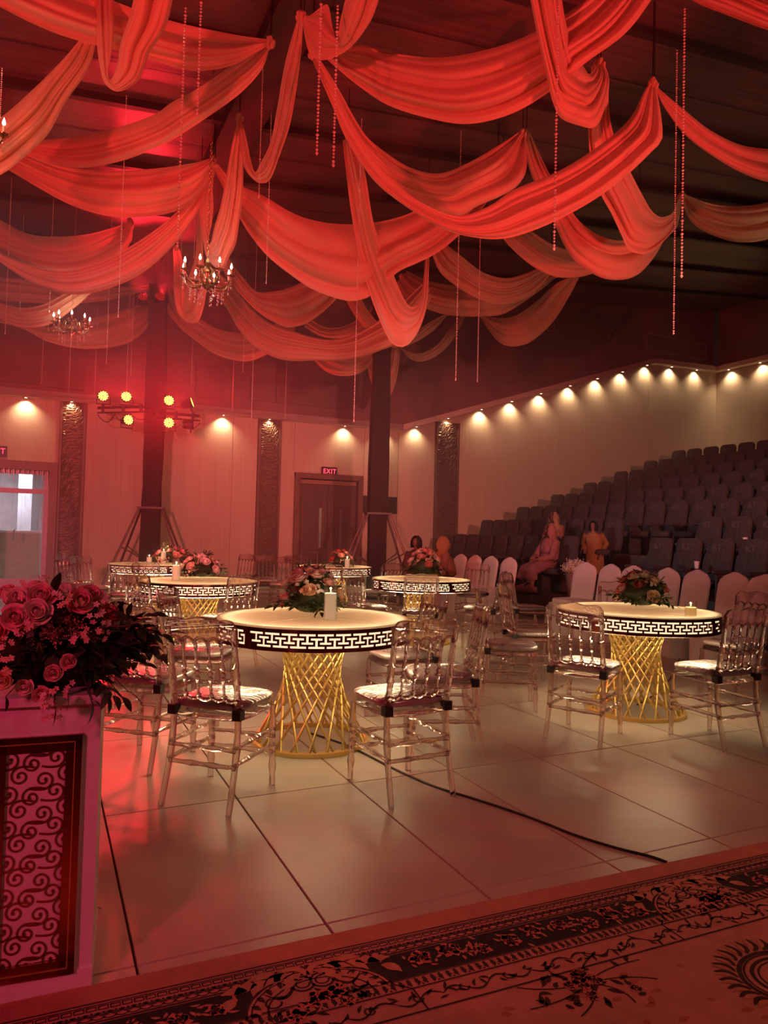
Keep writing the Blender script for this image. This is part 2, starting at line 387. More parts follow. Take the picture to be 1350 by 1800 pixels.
# ---------------- carved pillars ----------------
def pillar(name, x0, x1, zt, label, seed):
    w, zc = x1 - x0, zt
    root = MB().box(((x0 + x1) / 2, YB - .035, zc / 2), (w, 0.07, zc)).build(name, M['carve_back'], smooth=False); struct(root, label)
    r = random.Random(seed)
    fr = MB()
    for xx in (x0 + .03, x1 - .03): fr.box((xx, YB - .085, zc / 2), (0.05, 0.035, zc))
    fr.build('edge_strip', M['wood_frame'], root, smooth=False)
    # raised swirling ribbons
    rel = MB(); z = 0.05
    rows = int(zc / 0.045)
    for k in range(rows):
        zz = 0.05 + k * 0.045
        for c in range(6):
            if r.random() < 0.12: continue
            xa = x0 + 0.09 + (w - .18) * (c + r.uniform(-.3, .3)) / 5.4
            th = 0.55 * math.sin(zz * 2.3 + c * 0.8 + seed) + r.uniform(-.35, .35) + 0.5
            L = r.uniform(0.045, 0.085); bend = r.uniform(-.015, .02)
            pts = []
            for t in (-1, -.5, 0, .5, 1):
                px_ = xa + math.cos(th) * L * t - math.sin(th) * bend * (1 - t * t) * 2
                pz_ = zz + math.sin(th) * L * t + math.cos(th) * bend * (1 - t * t) * 2
                px_ = min(max(px_, x0 + .07), x1 - .07); pz_ = min(max(pz_, 0.02), zc - .03)
                pts.append((px_, YB - .075, pz_))
            rel.tube(pts, [.004, .009, .0115, .009, .004], 5, cap=False)
    o = rel.build('carved_relief', M['carve'], root); o['kind'] = 'stuff'
    return root
pillar('trim_5', *PIL[0], corn_z(PIL[0][0]), 'carved bronze pillar beside the glass doorway', 1)
pillar('trim_6', *PIL[1], corn_z(PIL[1][0]), 'carved bronze pillar nearest the EXIT door', 2)
pillar('trim_7', *PIL[2], corn_z(PIL[2][0]), 'carved dark pillar near the front row of theatre seats', 3)

# ---------------- downlights ----------------
WARM = (1.0, 0.68, 0.37)
dl_me = MB().lathe([(0.0, 0.0), (0.034, 0.0), (0.05, -0.012), (0.058, -0.012), (0.06, 0.004), (0.0, 0.004)], 14, cap=False).mesh('downlight_trim', M['steel'])
dl_lens = MB().lathe([(0.0, -0.003), (0.033, -0.003), (0.033, -0.001), (0, -0.001)], 12, cap=False).mesh('lens', emat('downlight_lens', (1.0, 0.8, 0.5), 14))
def downlight(p, nrm, label, energy, group):
    t = thing('downlight', label, 'downlight', p, 0, group)
    obj('trim_ring', dl_me, t); obj('lens', dl_lens, t)
    spot('downlight_beam', (0, 0, -0.02), (nrm[0] * 0.16, nrm[1] * 0.16, -1.0), WARM, energy * .85, 124, 1.0, 0.02, t)
g = 'warm downlights under the cornice'
BW = [(44, 'by the glass doorway', 1), (125, 'over the carved pillar beside the glass doorway', .8), (393, 'over the wall between the lamp tower and the pillar', 1), (474, 'over the carved pillar nearest the EXIT door', .9),
      (607, 'over the wall beside the EXIT door', 1), (676, 'hidden partly by the black column', 1), (733, 'between the black column and the dark pillar', .9), (788, 'over the dark pillar near the theatre seats', .8)]
for px, w, e in BW:
    X = at_y(px, 735, YB - .13)[0]
    downlight((X, YB - .13, corn_z(X) - .004), (0, 1), 'small warm downlight ' + w, 70 * e, g)
for k, px in enumerate([847, 900, 951, 1002, 1050, 1094, 1137]):
    X = at_y(px, 700, YB - .13)[0]; X = min(X, 17.1)
    downlight((X, YB - .13, corn_z(X) - .004), (0, 1), f'{ORD[k + 1]} warm downlight up the sloping cornice beyond the theatre seats', 95, g)
for k, px in enumerate([1181, 1225]):
    X = at_y(px, 640, YB - .13)[0]
    downlight((X, YB - .13, corn_z(X) - .004), (0, 1), f'{ORD[k + 1]} warm downlight after the peak of the sloping cornice', 95, g)
for k, px in enumerate([1281, 1336]):
    Y = at_x(px, 640, XR - .13)[1]
    downlight((XR - .13, Y, 7.01), (1, 0), f'{ORD[k + 1]} warm downlight on the side wall from the corner', 95, g)
for k in range(3):
    Y = at_x(1336, 640, XR - .13)[1] - 1.15 * (k + 1)

# ---------------- glass doorway ----------------
d1 = MB(); x0, x1, zt = DOOR_L
for c, s_ in [((x1 + .06, YB - .02, (zt - .02) / 2), (.16, .34, zt - .02)), ((x0 - .06, YB - .02, (zt - .02) / 2), (.16, .34, zt - .02)), (((x0 + x1) / 2, YB - .02, zt + .07), (x1 - x0 + .28, .36, .18))]: d1.box(c, s_)
d1 = d1.build('door_1', M['wood_frame'], smooth=False); struct(d1, 'glass doorway with a crystal strip curtain and a bright corridor behind')
fr = MB(); yd = YB + .12
for xx in (x0 + .05, -.93, x1 - .06): fr.box((xx, yd, zt / 2), (.12, .06, zt))
for zz, h in ((.10, .20), (2.06, .10), (zt - .05, .10)): fr.box(((x0 + x1) / 2, yd, zz), (x1 - x0, .055, h))
M['alu'] = pm('grey_door_metal', (0.20, 0.17, 0.20), 0.4, metal=0.5)
fr.build('glazing_frame', M['alu'], d1, smooth=False)
for a, b in ((x0 + .11, -.99), (-.87, x1 - .12)):
    MB().box(((a + b) / 2, yd, 1.10), (b - a, .012, 1.82)).build('pane', M['pane'], d1, smooth=False)
    MB().box(((a + b) / 2, yd, 2.29), (b - a, .012, .36)).build('pane', M['pane'], d1, smooth=False)
hm = MB().tube([(-.55, yd - .05, 1.25), (-.55, yd - .09, 1.22), (-.55, yd - .09, 1.05), (-.55, yd - .05, 1.02)], .018, 8)
hm.build('handle', M['steel'], d1)
# crystal strip curtain in front of the glass
for k in range(16):
    xx = -1.2 + k * 0.085 + RNG.uniform(-.02, .02); L = RNG.uniform(.5, 2.2); m = MB()
    zz = zt - .02
    m.tube([(xx, YB - .05, zz), (xx + .004, YB - .05, zz - L / 2), (xx, YB - .05, zz - L)], .006, 5)
    m.build('curtain_strip', M['clear_glass'], d1)
for k in range(14):
    xx = -1.15 + k * .092; m = MB(); hgt = RNG.uniform(.1, .28)
    m.tube([(xx, YB - .06, zt - .02), (xx + RNG.uniform(-.02, .02), YB - .065, zt - .02 - hgt)], [.012, .004], 5)
    m.build('curtain_drop', M['bead'], d1)
# corridor behind
cw = MB()
cw.box((-1.0, YB + 3.6, 1.5), (6, .1, 3.2)); cw.box((-3.6, YB + 1.9, 1.5), (.1, 3.4, 3.2)); cw.box((1.5, YB + 1.9, 1.5), (.1, 3.4, 3.2)); cw.box((-1, YB + 1.95, 3.05), (6, 3.4, .1))
cw = cw.build('wall_corridor', pm('corridor_wall', (.52, .44, .43), .7), smooth=False); struct(cw, 'pale corridor wall seen through the glass doorway')
cf = MB().box((-1, YB + 1.95, -.02), (6, 3.5, .04)).build('floor_corridor', M['tile'], smooth=False); struct(cf, 'corridor floor behind the glass doorway')
col = MB().box((-.42, YB + 2.4, 1.5), (.30, .30, 3.0)).box((-.42, YB + 2.4, .06), (.36, .36, .12)).build('trim_8', pm('white_column', (.8, .78, .8), .6), smooth=False); struct(col, 'white column in the corridor')
cb = thing('reception_counter', 'pale low counter in the corridor behind the glass doorway', 'counter', (-.55, YB + 1.5, 0))
MB().box((0, 0, .58), (1.0, .4, 1.16)).build('counter_body', pm('beige_board', (.55, .42, .33), .5), cb, smooth=False)
MB().box((0, 0, 1.18), (1.08, .46, .05)).build('counter_top', M['white_paint'], cb, smooth=False)
cl = thing('assumed_corridor_light', 'assumed white ceiling light panel in the corridor', 'lamp', (-1.0, YB + 1.6, 2.95))  # panel out of sight, assumed from the bright corridor
MB().box((0, 0, .03), (1.3, .5, .05)).build('housing', M['white_paint'], cl, smooth=False)
MB().box((0, 0, 0), (1.2, .4, .01)).build('diffuser', emat('cool_panel', (.86, .9, 1.0), 5), cl, smooth=False)
ar = bpy.data.lights.new('assumed_panel_light', 'AREA'); ar.shape = 'RECTANGLE'; ar.size = 1.2; ar.size_y = .4; ar.energy = 90; ar.color = (.86, .9, 1.0)
ao = bpy.data.objects.new('assumed_panel_light', ar); COL.objects.link(ao); ao.parent = cl; ao.location = (0, 0, -.02)

# ---------------- EXIT door ----------------
d2 = MB(); w = .13
d2.box((e0 - w / 2, YB - .03, etop / 2 + .06), (w, .14, etop + .12)).box((e1 + w / 2, YB - .03, etop / 2 + .06), (w, .14, etop + .12)).box(((e0 + e1) / 2, YB - .03, etop + .065), (e1 - e0 + 2 * w, .15, .13))
d2 = d2.build('door_2', M['wood_frame'], smooth=False); struct(d2, 'dark wooden double door under the lit EXIT sign')
MB().box(((e0 + e1) / 2, YB + .04, etop - .08), (e1 - e0 - .05, .08, .10)).build('head_rail', pm('rail_wood', (.28, .16, .13), .4), d2, smooth=False)
xm = (e0 + e1) / 2
for k, (a, b) in enumerate(((e0, xm), (xm, e1))):
    lf = MB().box(((a + b) / 2, YB + .07, (etop - .13) / 2), (b - a - .012, .06, etop - .15)).build('door_leaf', M['wood_dark'], d2, smooth=False)
    hx = b - .2 if k == 0 else a + .35
    hd = MB().box((hx, YB + .015, 1.45), (.07, .03, 1.0)); hd.build('push_plate', M['steel'] if k == 0 else M['alu'], lf, smooth=False)
    bd = MB()
    for xx in (a + .12, b - .12): bd.box((xx, YB + .035, 1.2), (.025, .015, 2.0))
    bd.build('beading', M['wood_frame'], lf, smooth=False)

def text_mesh(body, size, depth, mat, name, bold=0.0, space=1.0):
    c = bpy.data.curves.new('txt', 'FONT'); c.body = body; c.size = size; c.extrude = depth; c.align_x = 'CENTER'; c.align_y = 'CENTER'; c.offset = bold; c.space_character = space
    o = bpy.data.objects.new('txt', c); COL.objects.link(o)
    dg = bpy.context.evaluated_depsgraph_get()
    me = bpy.data.meshes.new_from_object(o.evaluated_get(dg)); me.name = name
    bpy.data.objects.remove(o); me.materials.clear(); me.materials.append(mat); return me
M['exit_red'] = emat('exit_letters', (1.0, 0.05, 0.10), 2.6)
M['exit_box'] = pm('exit_box', (0.02, 0.012, 0.012), 0.4)
def exit_sign(px, label, w=.40):
    p = at_y(px, 829, YB - .06); s_ = thing('exit_sign', label, 'exit sign', (p[0], YB - .06, p[2]))
    MB().box((0, 0, 0), (w, .08, .225)).build('housing', M['exit_box'], s_, smooth=False)
    o = obj('lettering', text_mesh('EXIT', .165, .003, M['exit_red'], 'lettering', .0015, 1.18), s_); o.rotation_euler = (PI / 2, 0, 0); o.location = (0, -.044, 0); o.scale = (.9, 1, 1)
    return s_
exit_sign(578.5, 'red lit EXIT sign above the dark wooden double door')
p = at_y(-7, 793, YB - .06)
s_ = exit_sign(-10, 'red lit EXIT sign cut off above the glass doorway'); s_.location = (p[0], YB - .06, p[2])
# direction board
a, b = at_y(634, 886, YB - .05), at_y(697, 886, YB - .05)
db = thing('direction_sign', 'black direction board with arrows behind the black column', 'sign', ((a[0] + b[0]) / 2, YB - .05, a[2]))
MB().box((0, 0, 0), (b[0] - a[0], .05, .44)).build('board', pm('sign_black', (.03, .022, .024), .4), db, smooth=False)
for k in range(3):
    m = MB(); zz = .13 - .13 * k; xx = -(b[0] - a[0]) / 2 + .16
    m.bar((xx - .06, -.03, zz), (xx + .05, -.03, zz), .012, .012).bar((xx + .01, -.03, zz + .035), (xx + .055, -.03, zz), .012, .012).bar((xx + .01, -.03, zz - .035), (xx + .055, -.03, zz), .012, .012)
    m.build('arrow_marking', M['logo'], db, smooth=False)
    if k < 3:
        MB().lathe([(.03, -.002), (.03, .002)], 12).xf(Matrix.Translation((xx + .13, -.028, zz)) @ Matrix.Rotation(PI / 2, 4, 'X')).build('symbol_marking', M['logo'], db)
# round speakers and vent frame in the upper wall
for px, py, lab in ((1075, 590, 'round flush speaker on the dark upper wall above the sloping cornice'), (967, 574, 'round flush speaker half hidden behind the rightmost low drape')):
    p = at_y(px, py, YB + .06); o = thing('ceiling_speaker', lab, 'speaker', (p[0], YB + .06, p[2]))
    MB().lathe([(.13, 0), (.16, .0), (.165, .02), (.13, .02), (.13, 0)], 24, cap=False).xf(Matrix.Rotation(PI / 2, 4, 'X')).build('rim_ring', pm('speaker_rim', (.62, .48, .44), .5), o)
    MB().lathe([(.0, .008), (.13, .006)], 24, cap=False).xf(Matrix.Rotation(PI / 2, 4, 'X')).build('grille', M['upper_panel'], o)
p0, p1 = at_y(1137, 605, YB + .06), at_y(1240, 605, YB + .06)
o = thing('vent_cover', 'rectangular vent frame on the dark upper wall above the cornice peak', 'vent', ((p0[0] + p1[0]) / 2, YB + .06, (at_y(1188, 597, YB)[2] + at_y(1188, 620, YB)[2]) / 2))
w_ = p1[0] - p0[0]; m = MB()
for c, s2 in (((0, 0, .26), (w_, .03, .03)), ((0, 0, -.26), (w_, .03, .03)), ((-w_ / 2, 0, 0), (.03, .03, .55)), ((w_ / 2, 0, 0), (.03, .03, .55))): m.box(c, s2)
m.build('frame', pm('vent_frame', (.55, .40, .36), .5), o, smooth=False)
MB().box((0, .005, 0), (w_, .01, .5)).build('grille', M['upper_panel'], o, smooth=False)

# ================================================================== LAMP TOWERS
def tower(px, dp, top, label):
    p = at_d(px, 932, dp); t = thing('lamp_tower', label, 'lighting stand', (p[0], p[1], 0), YAW * -0.6)
    P = []; n = 20
    r = random.Random(px)
    for i in range(n + 1):
        z = top * i / n; w = .185 + .012 * math.sin(z * 1.7 + px) + r.uniform(-.008, .008)
        row = []
        for k in range(16):
            a = 2 * PI * k / 16; c, s_ = math.cos(a), math.sin(a); q = 1 / max(abs(c), abs(s_)) * .92 + .08
            f = 1 + .03 * math.sin(5 * a + z)
            row.append((c * q * w * f, s_ * q * w * f, z))
        P.append(row)
    m = MB(); vs = [v for row in P for v in row]; fs = []
    for i in range(n):
        for k in range(16):
            l = (k + 1) % 16; fs.append((i * 16 + k, i * 16 + l, (i + 1) * 16 + l, (i + 1) * 16 + k))
    fs.append(tuple(range(n * 16, n * 16 + 16)))
    m.add(vs, fs); m.build('cloth_sleeve', M['black_cloth'], t)
    MB().box((0, 0, 1.75), (.50, .50, .04)).build('collar', M['black_metal'], t, smooth=False)
    for a in (35, 145, 215, 325):
        c, s_ = math.cos(math.radians(a)), math.sin(math.radians(a))
        MB().tube([(c * .27, s_ * .27, 1.75), (c * 1.05, s_ * 1.05, .03)], .024, 8).build('brace', M['tripod'], t)
        MB().tube([(c * .25, s_ * .25, .75), (c * .62, s_ * .62, .95)], .014, 6).build('brace_link', M['tripod'], t)
        MB().lathe([(.0, 0), (.06, 0), (.05, .03), (0, .04)], 10, (c * 1.05, s_ * 1.05, 0), cap=False).build('foot', M['black'], t)
    return t
tw1 = tower(265, 14.8, 6.35, 'tall black cloth-covered column carrying the red stage lamps')
tw2 = tower(663, 14.8, 6.2, 'tall black cloth-covered column standing before the EXIT door')
# stage lamps on cross bars
M['par_lens'] = emat('amber_led', (1.0, 0.62, 0.10), 5.0)
M['par_lens_red'] = emat('red_led', (1.0, 0.06, 0.06), 2.5)
M['par_face'] = pm('lamp_face', (.05, .02, .015), .4)
can = MB().lathe([(.045, -.22), (.075, -.2), (.095, -.1), (.105, -.02), (.115, 0), (.112, .012), (.10, .012), (.10, .0)], 20).mesh('can', M['black_metal'])
face = MB().lathe([(.0, .003), (.10, .003)], 20, cap=False).mesh('face', M['par_face'])
led = MB()
for rr, n in ((.084, 12), (.056, 9), (.028, 5)):
    for k in range(n):
        a = 2 * PI * k / n
        led.lathe([(.0, .011), (.0135, .010), (.0145, .004)], 7, (rr * math.cos(a), rr * math.sin(a), 0), cap=False)
yoke = MB().tube([(-.13, 0, -.05), (-.13, -.0, -.05), (-.13, -.16, -.05), (.13, -.16, -.05), (.13, 0, -.05)], .01, 6).mesh('yoke', M['black_metal'])
led_a = led.mesh('led_cluster', M['par_lens']); led_r = led.mesh('led_cluster', M['par_lens_red'])
PARS = [(181.5, 696, (-.15, -.7, .02), 1, 'upper lamp at the far end of the doorway-side bar'), (222, 697, (.0, -.7, .06), 1, 'upper lamp beside the column on the doorway-side bar'),
        (225.5, 738, (.25, -.7, .02), 1, 'lamp hanging below the doorway-side bar'), (297, 704, (.05, -.7, .06), 1, 'upper lamp next to the column on the EXIT-side bar'),
        (297, 743, (-.05, -.7, -.04), 1, 'lamp hanging next to the column on the EXIT-side bar'), (337, 707.5, (.95, -.35, .35), 1, 'upper lamp turned sideways at the end of the EXIT-side bar'),
        (339, 746, (1.0, -.15, .10), 0, 'dim lamp turned sideways below the end of the EXIT-side bar')]
PAR_POS = []
for px, py, d, lit, lab in PARS:
    p = at_d(px, py, 14.55)
    t = thing('stage_lamp', 'black stage ' + lab, 'stage lamp', p, 0, 'stage lamps around the black column')
    q = Vector(d).to_track_quat('Z', 'Y'); t.rotation_euler = q.to_euler()
    obj('can', can, t); obj('face', face, t); obj('led_cluster', led_a if lit else led_r, t); obj('yoke', yoke, t)
    PAR_POS.append((p, d, lit))
    e_ = 260
    if lit:
        spot('stage_lamp_beam', (0, 0, .03), (0, 0, 1), PAR_RED, e_, 78, 0.8, 0.07, t)
led_d = led.mesh('led_cluster', emat('deep_red_led', (1.0, 0.03, 0.03), 0.12))
for px, dz in ((251, .0), (281, .05)):     # two lamps added high on the column to light the ceiling patches
    p = at_d(px, 522, 14.5); t = thing('stage_lamp', 'added black stage lamp tilted up at the top of the column, nearer the ' + ('doorway' if px < 260 else 'EXIT door'), 'stage lamp', p, 0, 'stage lamps around the black column')
    t.rotation_euler = Vector((-.22 if px < 260 else .10, -1.0, .42)).to_track_quat('Z', 'Y').to_euler()
    obj('can', can, t); obj('face', face, t); obj('led_cluster', led_d, t); obj('yoke', yoke, t)
    spot('stage_lamp_beam', (0, 0, .03), (0, 0, 1), PAR_RED, 400, 66, 0.7, 0.07, t)
for a, b, lab in (((172, 717), (262, 715), 'doorway-side'), ((268, 725), (352, 731), 'EXIT-side')):
    p, q = at_d(*a, 14.62), at_d(*b, 14.62)
    t = thing('lamp_bar', f'black cross bar with cables on the {lab} of the column', 'lamp bar', p, 0)
    q = Vector(q) - Vector(p)
    MB().tube([(0, 0, 0), q], .028, 8).build('bar', M['black_metal'], t)
    MB().tube([(0, 0, -.10), (q.x, q.y, q.z - .10)], .018, 8).build('lower_bar', M['black_metal'], t)
    for f in (.1, .5, .85):
        MB().box((q.x * f, q.y * f, q.z * f - .02), (.06, .05, .16)).build('clamp', M['black'], t, smooth=False)
    cb_ = []
    for i in range(25):
        f = i / 24; cb_.append((q.x * f + .02 * math.sin(9 * f), q.y * f, q.z * f - .14 - .16 * abs(math.sin(3 * PI * f)) * (1 - .3 * f)))
    MB().tube(cb_, .009, 5).build('cable', M['black'], t)

# ================================================================== RAKED SEATING
NROW = 8; SX0, PITCHX, RISE = 8.72, 1.10, 0.373
YEND = 15.3
tiers = []
for k in range(NROW):
    x0 = SX0 - .62 + PITCHX * k; x1 = XR - .02 if k == NROW - 1 else SX0 - .62 + PITCHX * (k + 1) - .001
    z = .30 + RISE * k
    o = MB().box(((x0 + x1) / 2, (YEND + .5 + 2.0) / 2, z / 2), (x1 - x0, YEND + .5 - 2.0, z))
    o = o.build('seating_tier', M['platform'], smooth=False)
    tag(o, f'dark carpeted seating step, {ORD[k + 1]} tier up from the hall floor', 'seating tier', 'tiers of the raked seating')
st = MB().box((SX0 - .62 - .3, 9.7, .15 / 2), (.62, 2.4, .15)).build('entry_step', M['platform'], smooth=False)
tag(st, 'low step leading to the aisle between the theatre seats', 'step')
# theatre seat parts, facing -X
def rounded(w, d, h, n=20, pw=4.0, taper=1.0, top=None, layers=7):
    """a soft box centred in plan, base at z=0"""
    prof = []
    for i in range(layers + 1):
        t = i / layers
        s_ = (1 - abs(2 * t - 1) ** 5) ** .25 if 0 < t < 1 else .78
        prof.append((t, s_))
    P = []
    for t, s_ in prof:
        row = []
        for k in range(n):
            a = 2 * PI * k / n; c, s2 = math.cos(a), math.sin(a)
            q = (abs(c) ** pw + abs(s2) ** pw) ** (-1 / pw)
            f = s_ * (1 + (taper - 1) * t)
            row.append((c * q * w / 2 * f, s2 * q * d / 2 * s_, h * t))
        P.append(row)
    vs = [v for r in P for v in r]; fs = []
    for i in range(layers):
        for k in range(n):
            l = (k + 1) % n; fs.append((i * n + k, i * n + l, (i + 1) * n + l, (i + 1) * n + k))
    fs.append(tuple(range(n - 1, -1, -1))); fs.append(tuple(layers * n + k for k in range(n)))
    return vs, fs
def rounded_mb(*a, m=None, **k):
    b = MB(); b.add(*rounded(*a, **k)); 
    if m is not None: b.xf(m)
    return b
TR, RX, RY, RZ = Matrix.Translation, (lambda a: Matrix.Rotation(a, 4, 'X')), (lambda a: Matrix.Rotation(a, 4, 'Y')), (lambda a: Matrix.Rotation(a, 4, 'Z'))
seat_parts = [
    ('backrest', rounded_mb(.13, .50, .52, pw=5, m=TR((.20, 0, .40)) @ RY(.18)).mesh('backrest', M['seat_dark'])),
    ('headrest', rounded_mb(.15, .46, .26, pw=4, m=TR((.285, 0, .82)) @ RY(.12)).mesh('headrest', M['seat_dark'])),
    ('seat_cushion', rounded_mb(.44, .48, .12, pw=5, m=TR((-.03, 0, .36))).mesh('seat_cushion', M['seat_dark'])),
    ('armrest', rounded_mb(.42, .065, .06, pw=5, m=TR((-.0, .275, .58))).mesh('armrest', M['seat_plastic'])),
    ('side_panel', MB().box((0.02, .275, .29), (.30, .035, .58)).mesh('side_panel', M['seat_plastic'], smooth=False)),
]
logo_me = text_mesh('KT', .135, .002, M['logo'], 'logo', .002)
def theatre_seat(X, Y, z, label):
    t = thing('theatre_seat', label, 'theatre seat', (X, Y, z), RNG.uniform(-.015, .015), 'theatre seats on the raked tiers')
    for n, me in seat_parts: obj(n, me, t)
    lg = obj('logo', logo_me, t); lg.rotation_euler = (PI / 2, 0, -PI / 2); lg.location = (.222, 0, .945)
    lg.rotation_euler = (PI / 2 - .0, -.0, -PI / 2)
nseat = 0
SP = .56
for k in range(NROW):
    X = SX0 + PITCHX * k; z = .30 + RISE * k
    n = 0; Y = YEND
    while True:
        x_img = None
        d = np.array([X, Y, z + .9]) - EYE; zz = d @ FW; xi = 675 + F_PX * (d @ RT) / zz
        if xi > 1400: break
        if not (k <= 1 and 8.75 < Y < 10.75):
            n += 1
            theatre_seat(X, Y, z, f'charcoal theatre seat, {ORD[n]} from the far end of the {ORD[k + 1]} row'); nseat += 1
        Y -= SP

# ================================================================== COVERED CHAIRS
def covered_chair_parts():
    m = MB(); n = 28
    # seat and skirt : superellipse rings from floor to seat; the stretch cover nips in between the four feet
    rings = []
    for t in np.linspace(0, 1, 9):
        z = .46 * t; row = []
        for k in range(n):
            a = 2 * PI * k / n; c, s_ = math.cos(a), math.sin(a); q = (abs(c) ** 5 + abs(s_) ** 5) ** (-.2)
            nip = 1 - .10 * (1 - t) ** 1.2 * (1 - abs(math.sin(2 * a)) ** .8)
            row.append((c * q * .215 * nip, s_ * q * .22 * nip, z))
        rings.append(row)
    for f, z in ((.97, .485), (.85, .495), (.5, .50)):
        rings.append([(p[0] * f, p[1] * f, z) for p in rings[8]])
    vs = [v for r in rings for v in r]; fs = []
    for i in range(len(rings) - 1):
        for k in range(n):
            l = (k + 1) % n; fs.append((i * n + k, i * n + l, (i + 1) * n + l, (i + 1) * n + k))
    fs.append(tuple((len(rings) - 1) * n + k for k in range(n)))
    m.add(vs, fs); skirt = m.mesh('seat_cover', M['spandex'])
    # back : rounded, gently peaked top
    b = MB(); P = []
    for t in np.linspace(0, 1, 14):
        z = .40 + .60 * t
        half = .205 + .012 * math.sin(PI * t)
        if t > .72: half *= (1 - ((t - .72) / .28) ** 2.4) ** .5 if t < 1 else .10
        th = .035 * (1 if t < .9 else .6)
        row = []
        for k in range(n):
            a = 2 * PI * k / n; c, s_ = math.cos(a), math.sin(a); q = (abs(c) ** 3 + abs(s_) ** 3) ** (-1 / 3)
            row.append((c * q * half, -.19 - .10 * t + s_ * q * th, z))
        P.append(row)
    vs = [v for r in P for v in r]; fs = []
    for i in range(len(P) - 1):
        for k in range(n):
            l = (k + 1) % n; fs.append((i * n + k, i * n + l, (i + 1) * n + l, (i + 1) * n + k))
    fs.append(tuple((len(P) - 1) * n + k for k in range(n)))
    b.add(vs, fs); back = b.mesh('back_cover', M['spandex'])
    feet = []
    for sx in (-1, 1):
        for sy in (-1, 1):
            feet.append(MB().lathe([(.018, 0), (.018, .03)], 8, (sx * .165, sy * .17, 0)).mesh('foot', M['black']))
    return [('seat_cover', skirt), ('back_cover', back)] + [('foot', f) for f in feet]
cc = covered_chair_parts()
XW = 6.72
wc = [806, 831, 859, 891, 1027, 1067, 1107, 1166, 1216, 1283, 1345]
wl_ = ['farthest chair of the covered row', 'second chair from the far end of the covered row', 'third chair from the far end of the covered row', 'fourth chair from the far end, before the seated woman in rose',
       'first chair after the gap in the covered row', 'second chair after the gap in the covered row', 'third chair after the gap, behind the flowers', 'fourth chair after the gap, half behind the flowers',
       'fifth chair after the gap, behind the candle glass', 'sixth chair after the gap in the covered row', 'nearest chair of the covered row, cut by the frame']
for px, lab in zip(wc, wl_):
    p = at_x(px, 1000, XW + .22)
    t = thing('covered_chair', 'ivory stretch-covered banquet chair, ' + lab, 'chair', (XW, p[1], 0), PI / 2 + RNG.uniform(-.12, .12), 'covered chairs in front of the theatre seats')
    for n, me in cc: obj(n, me, t)

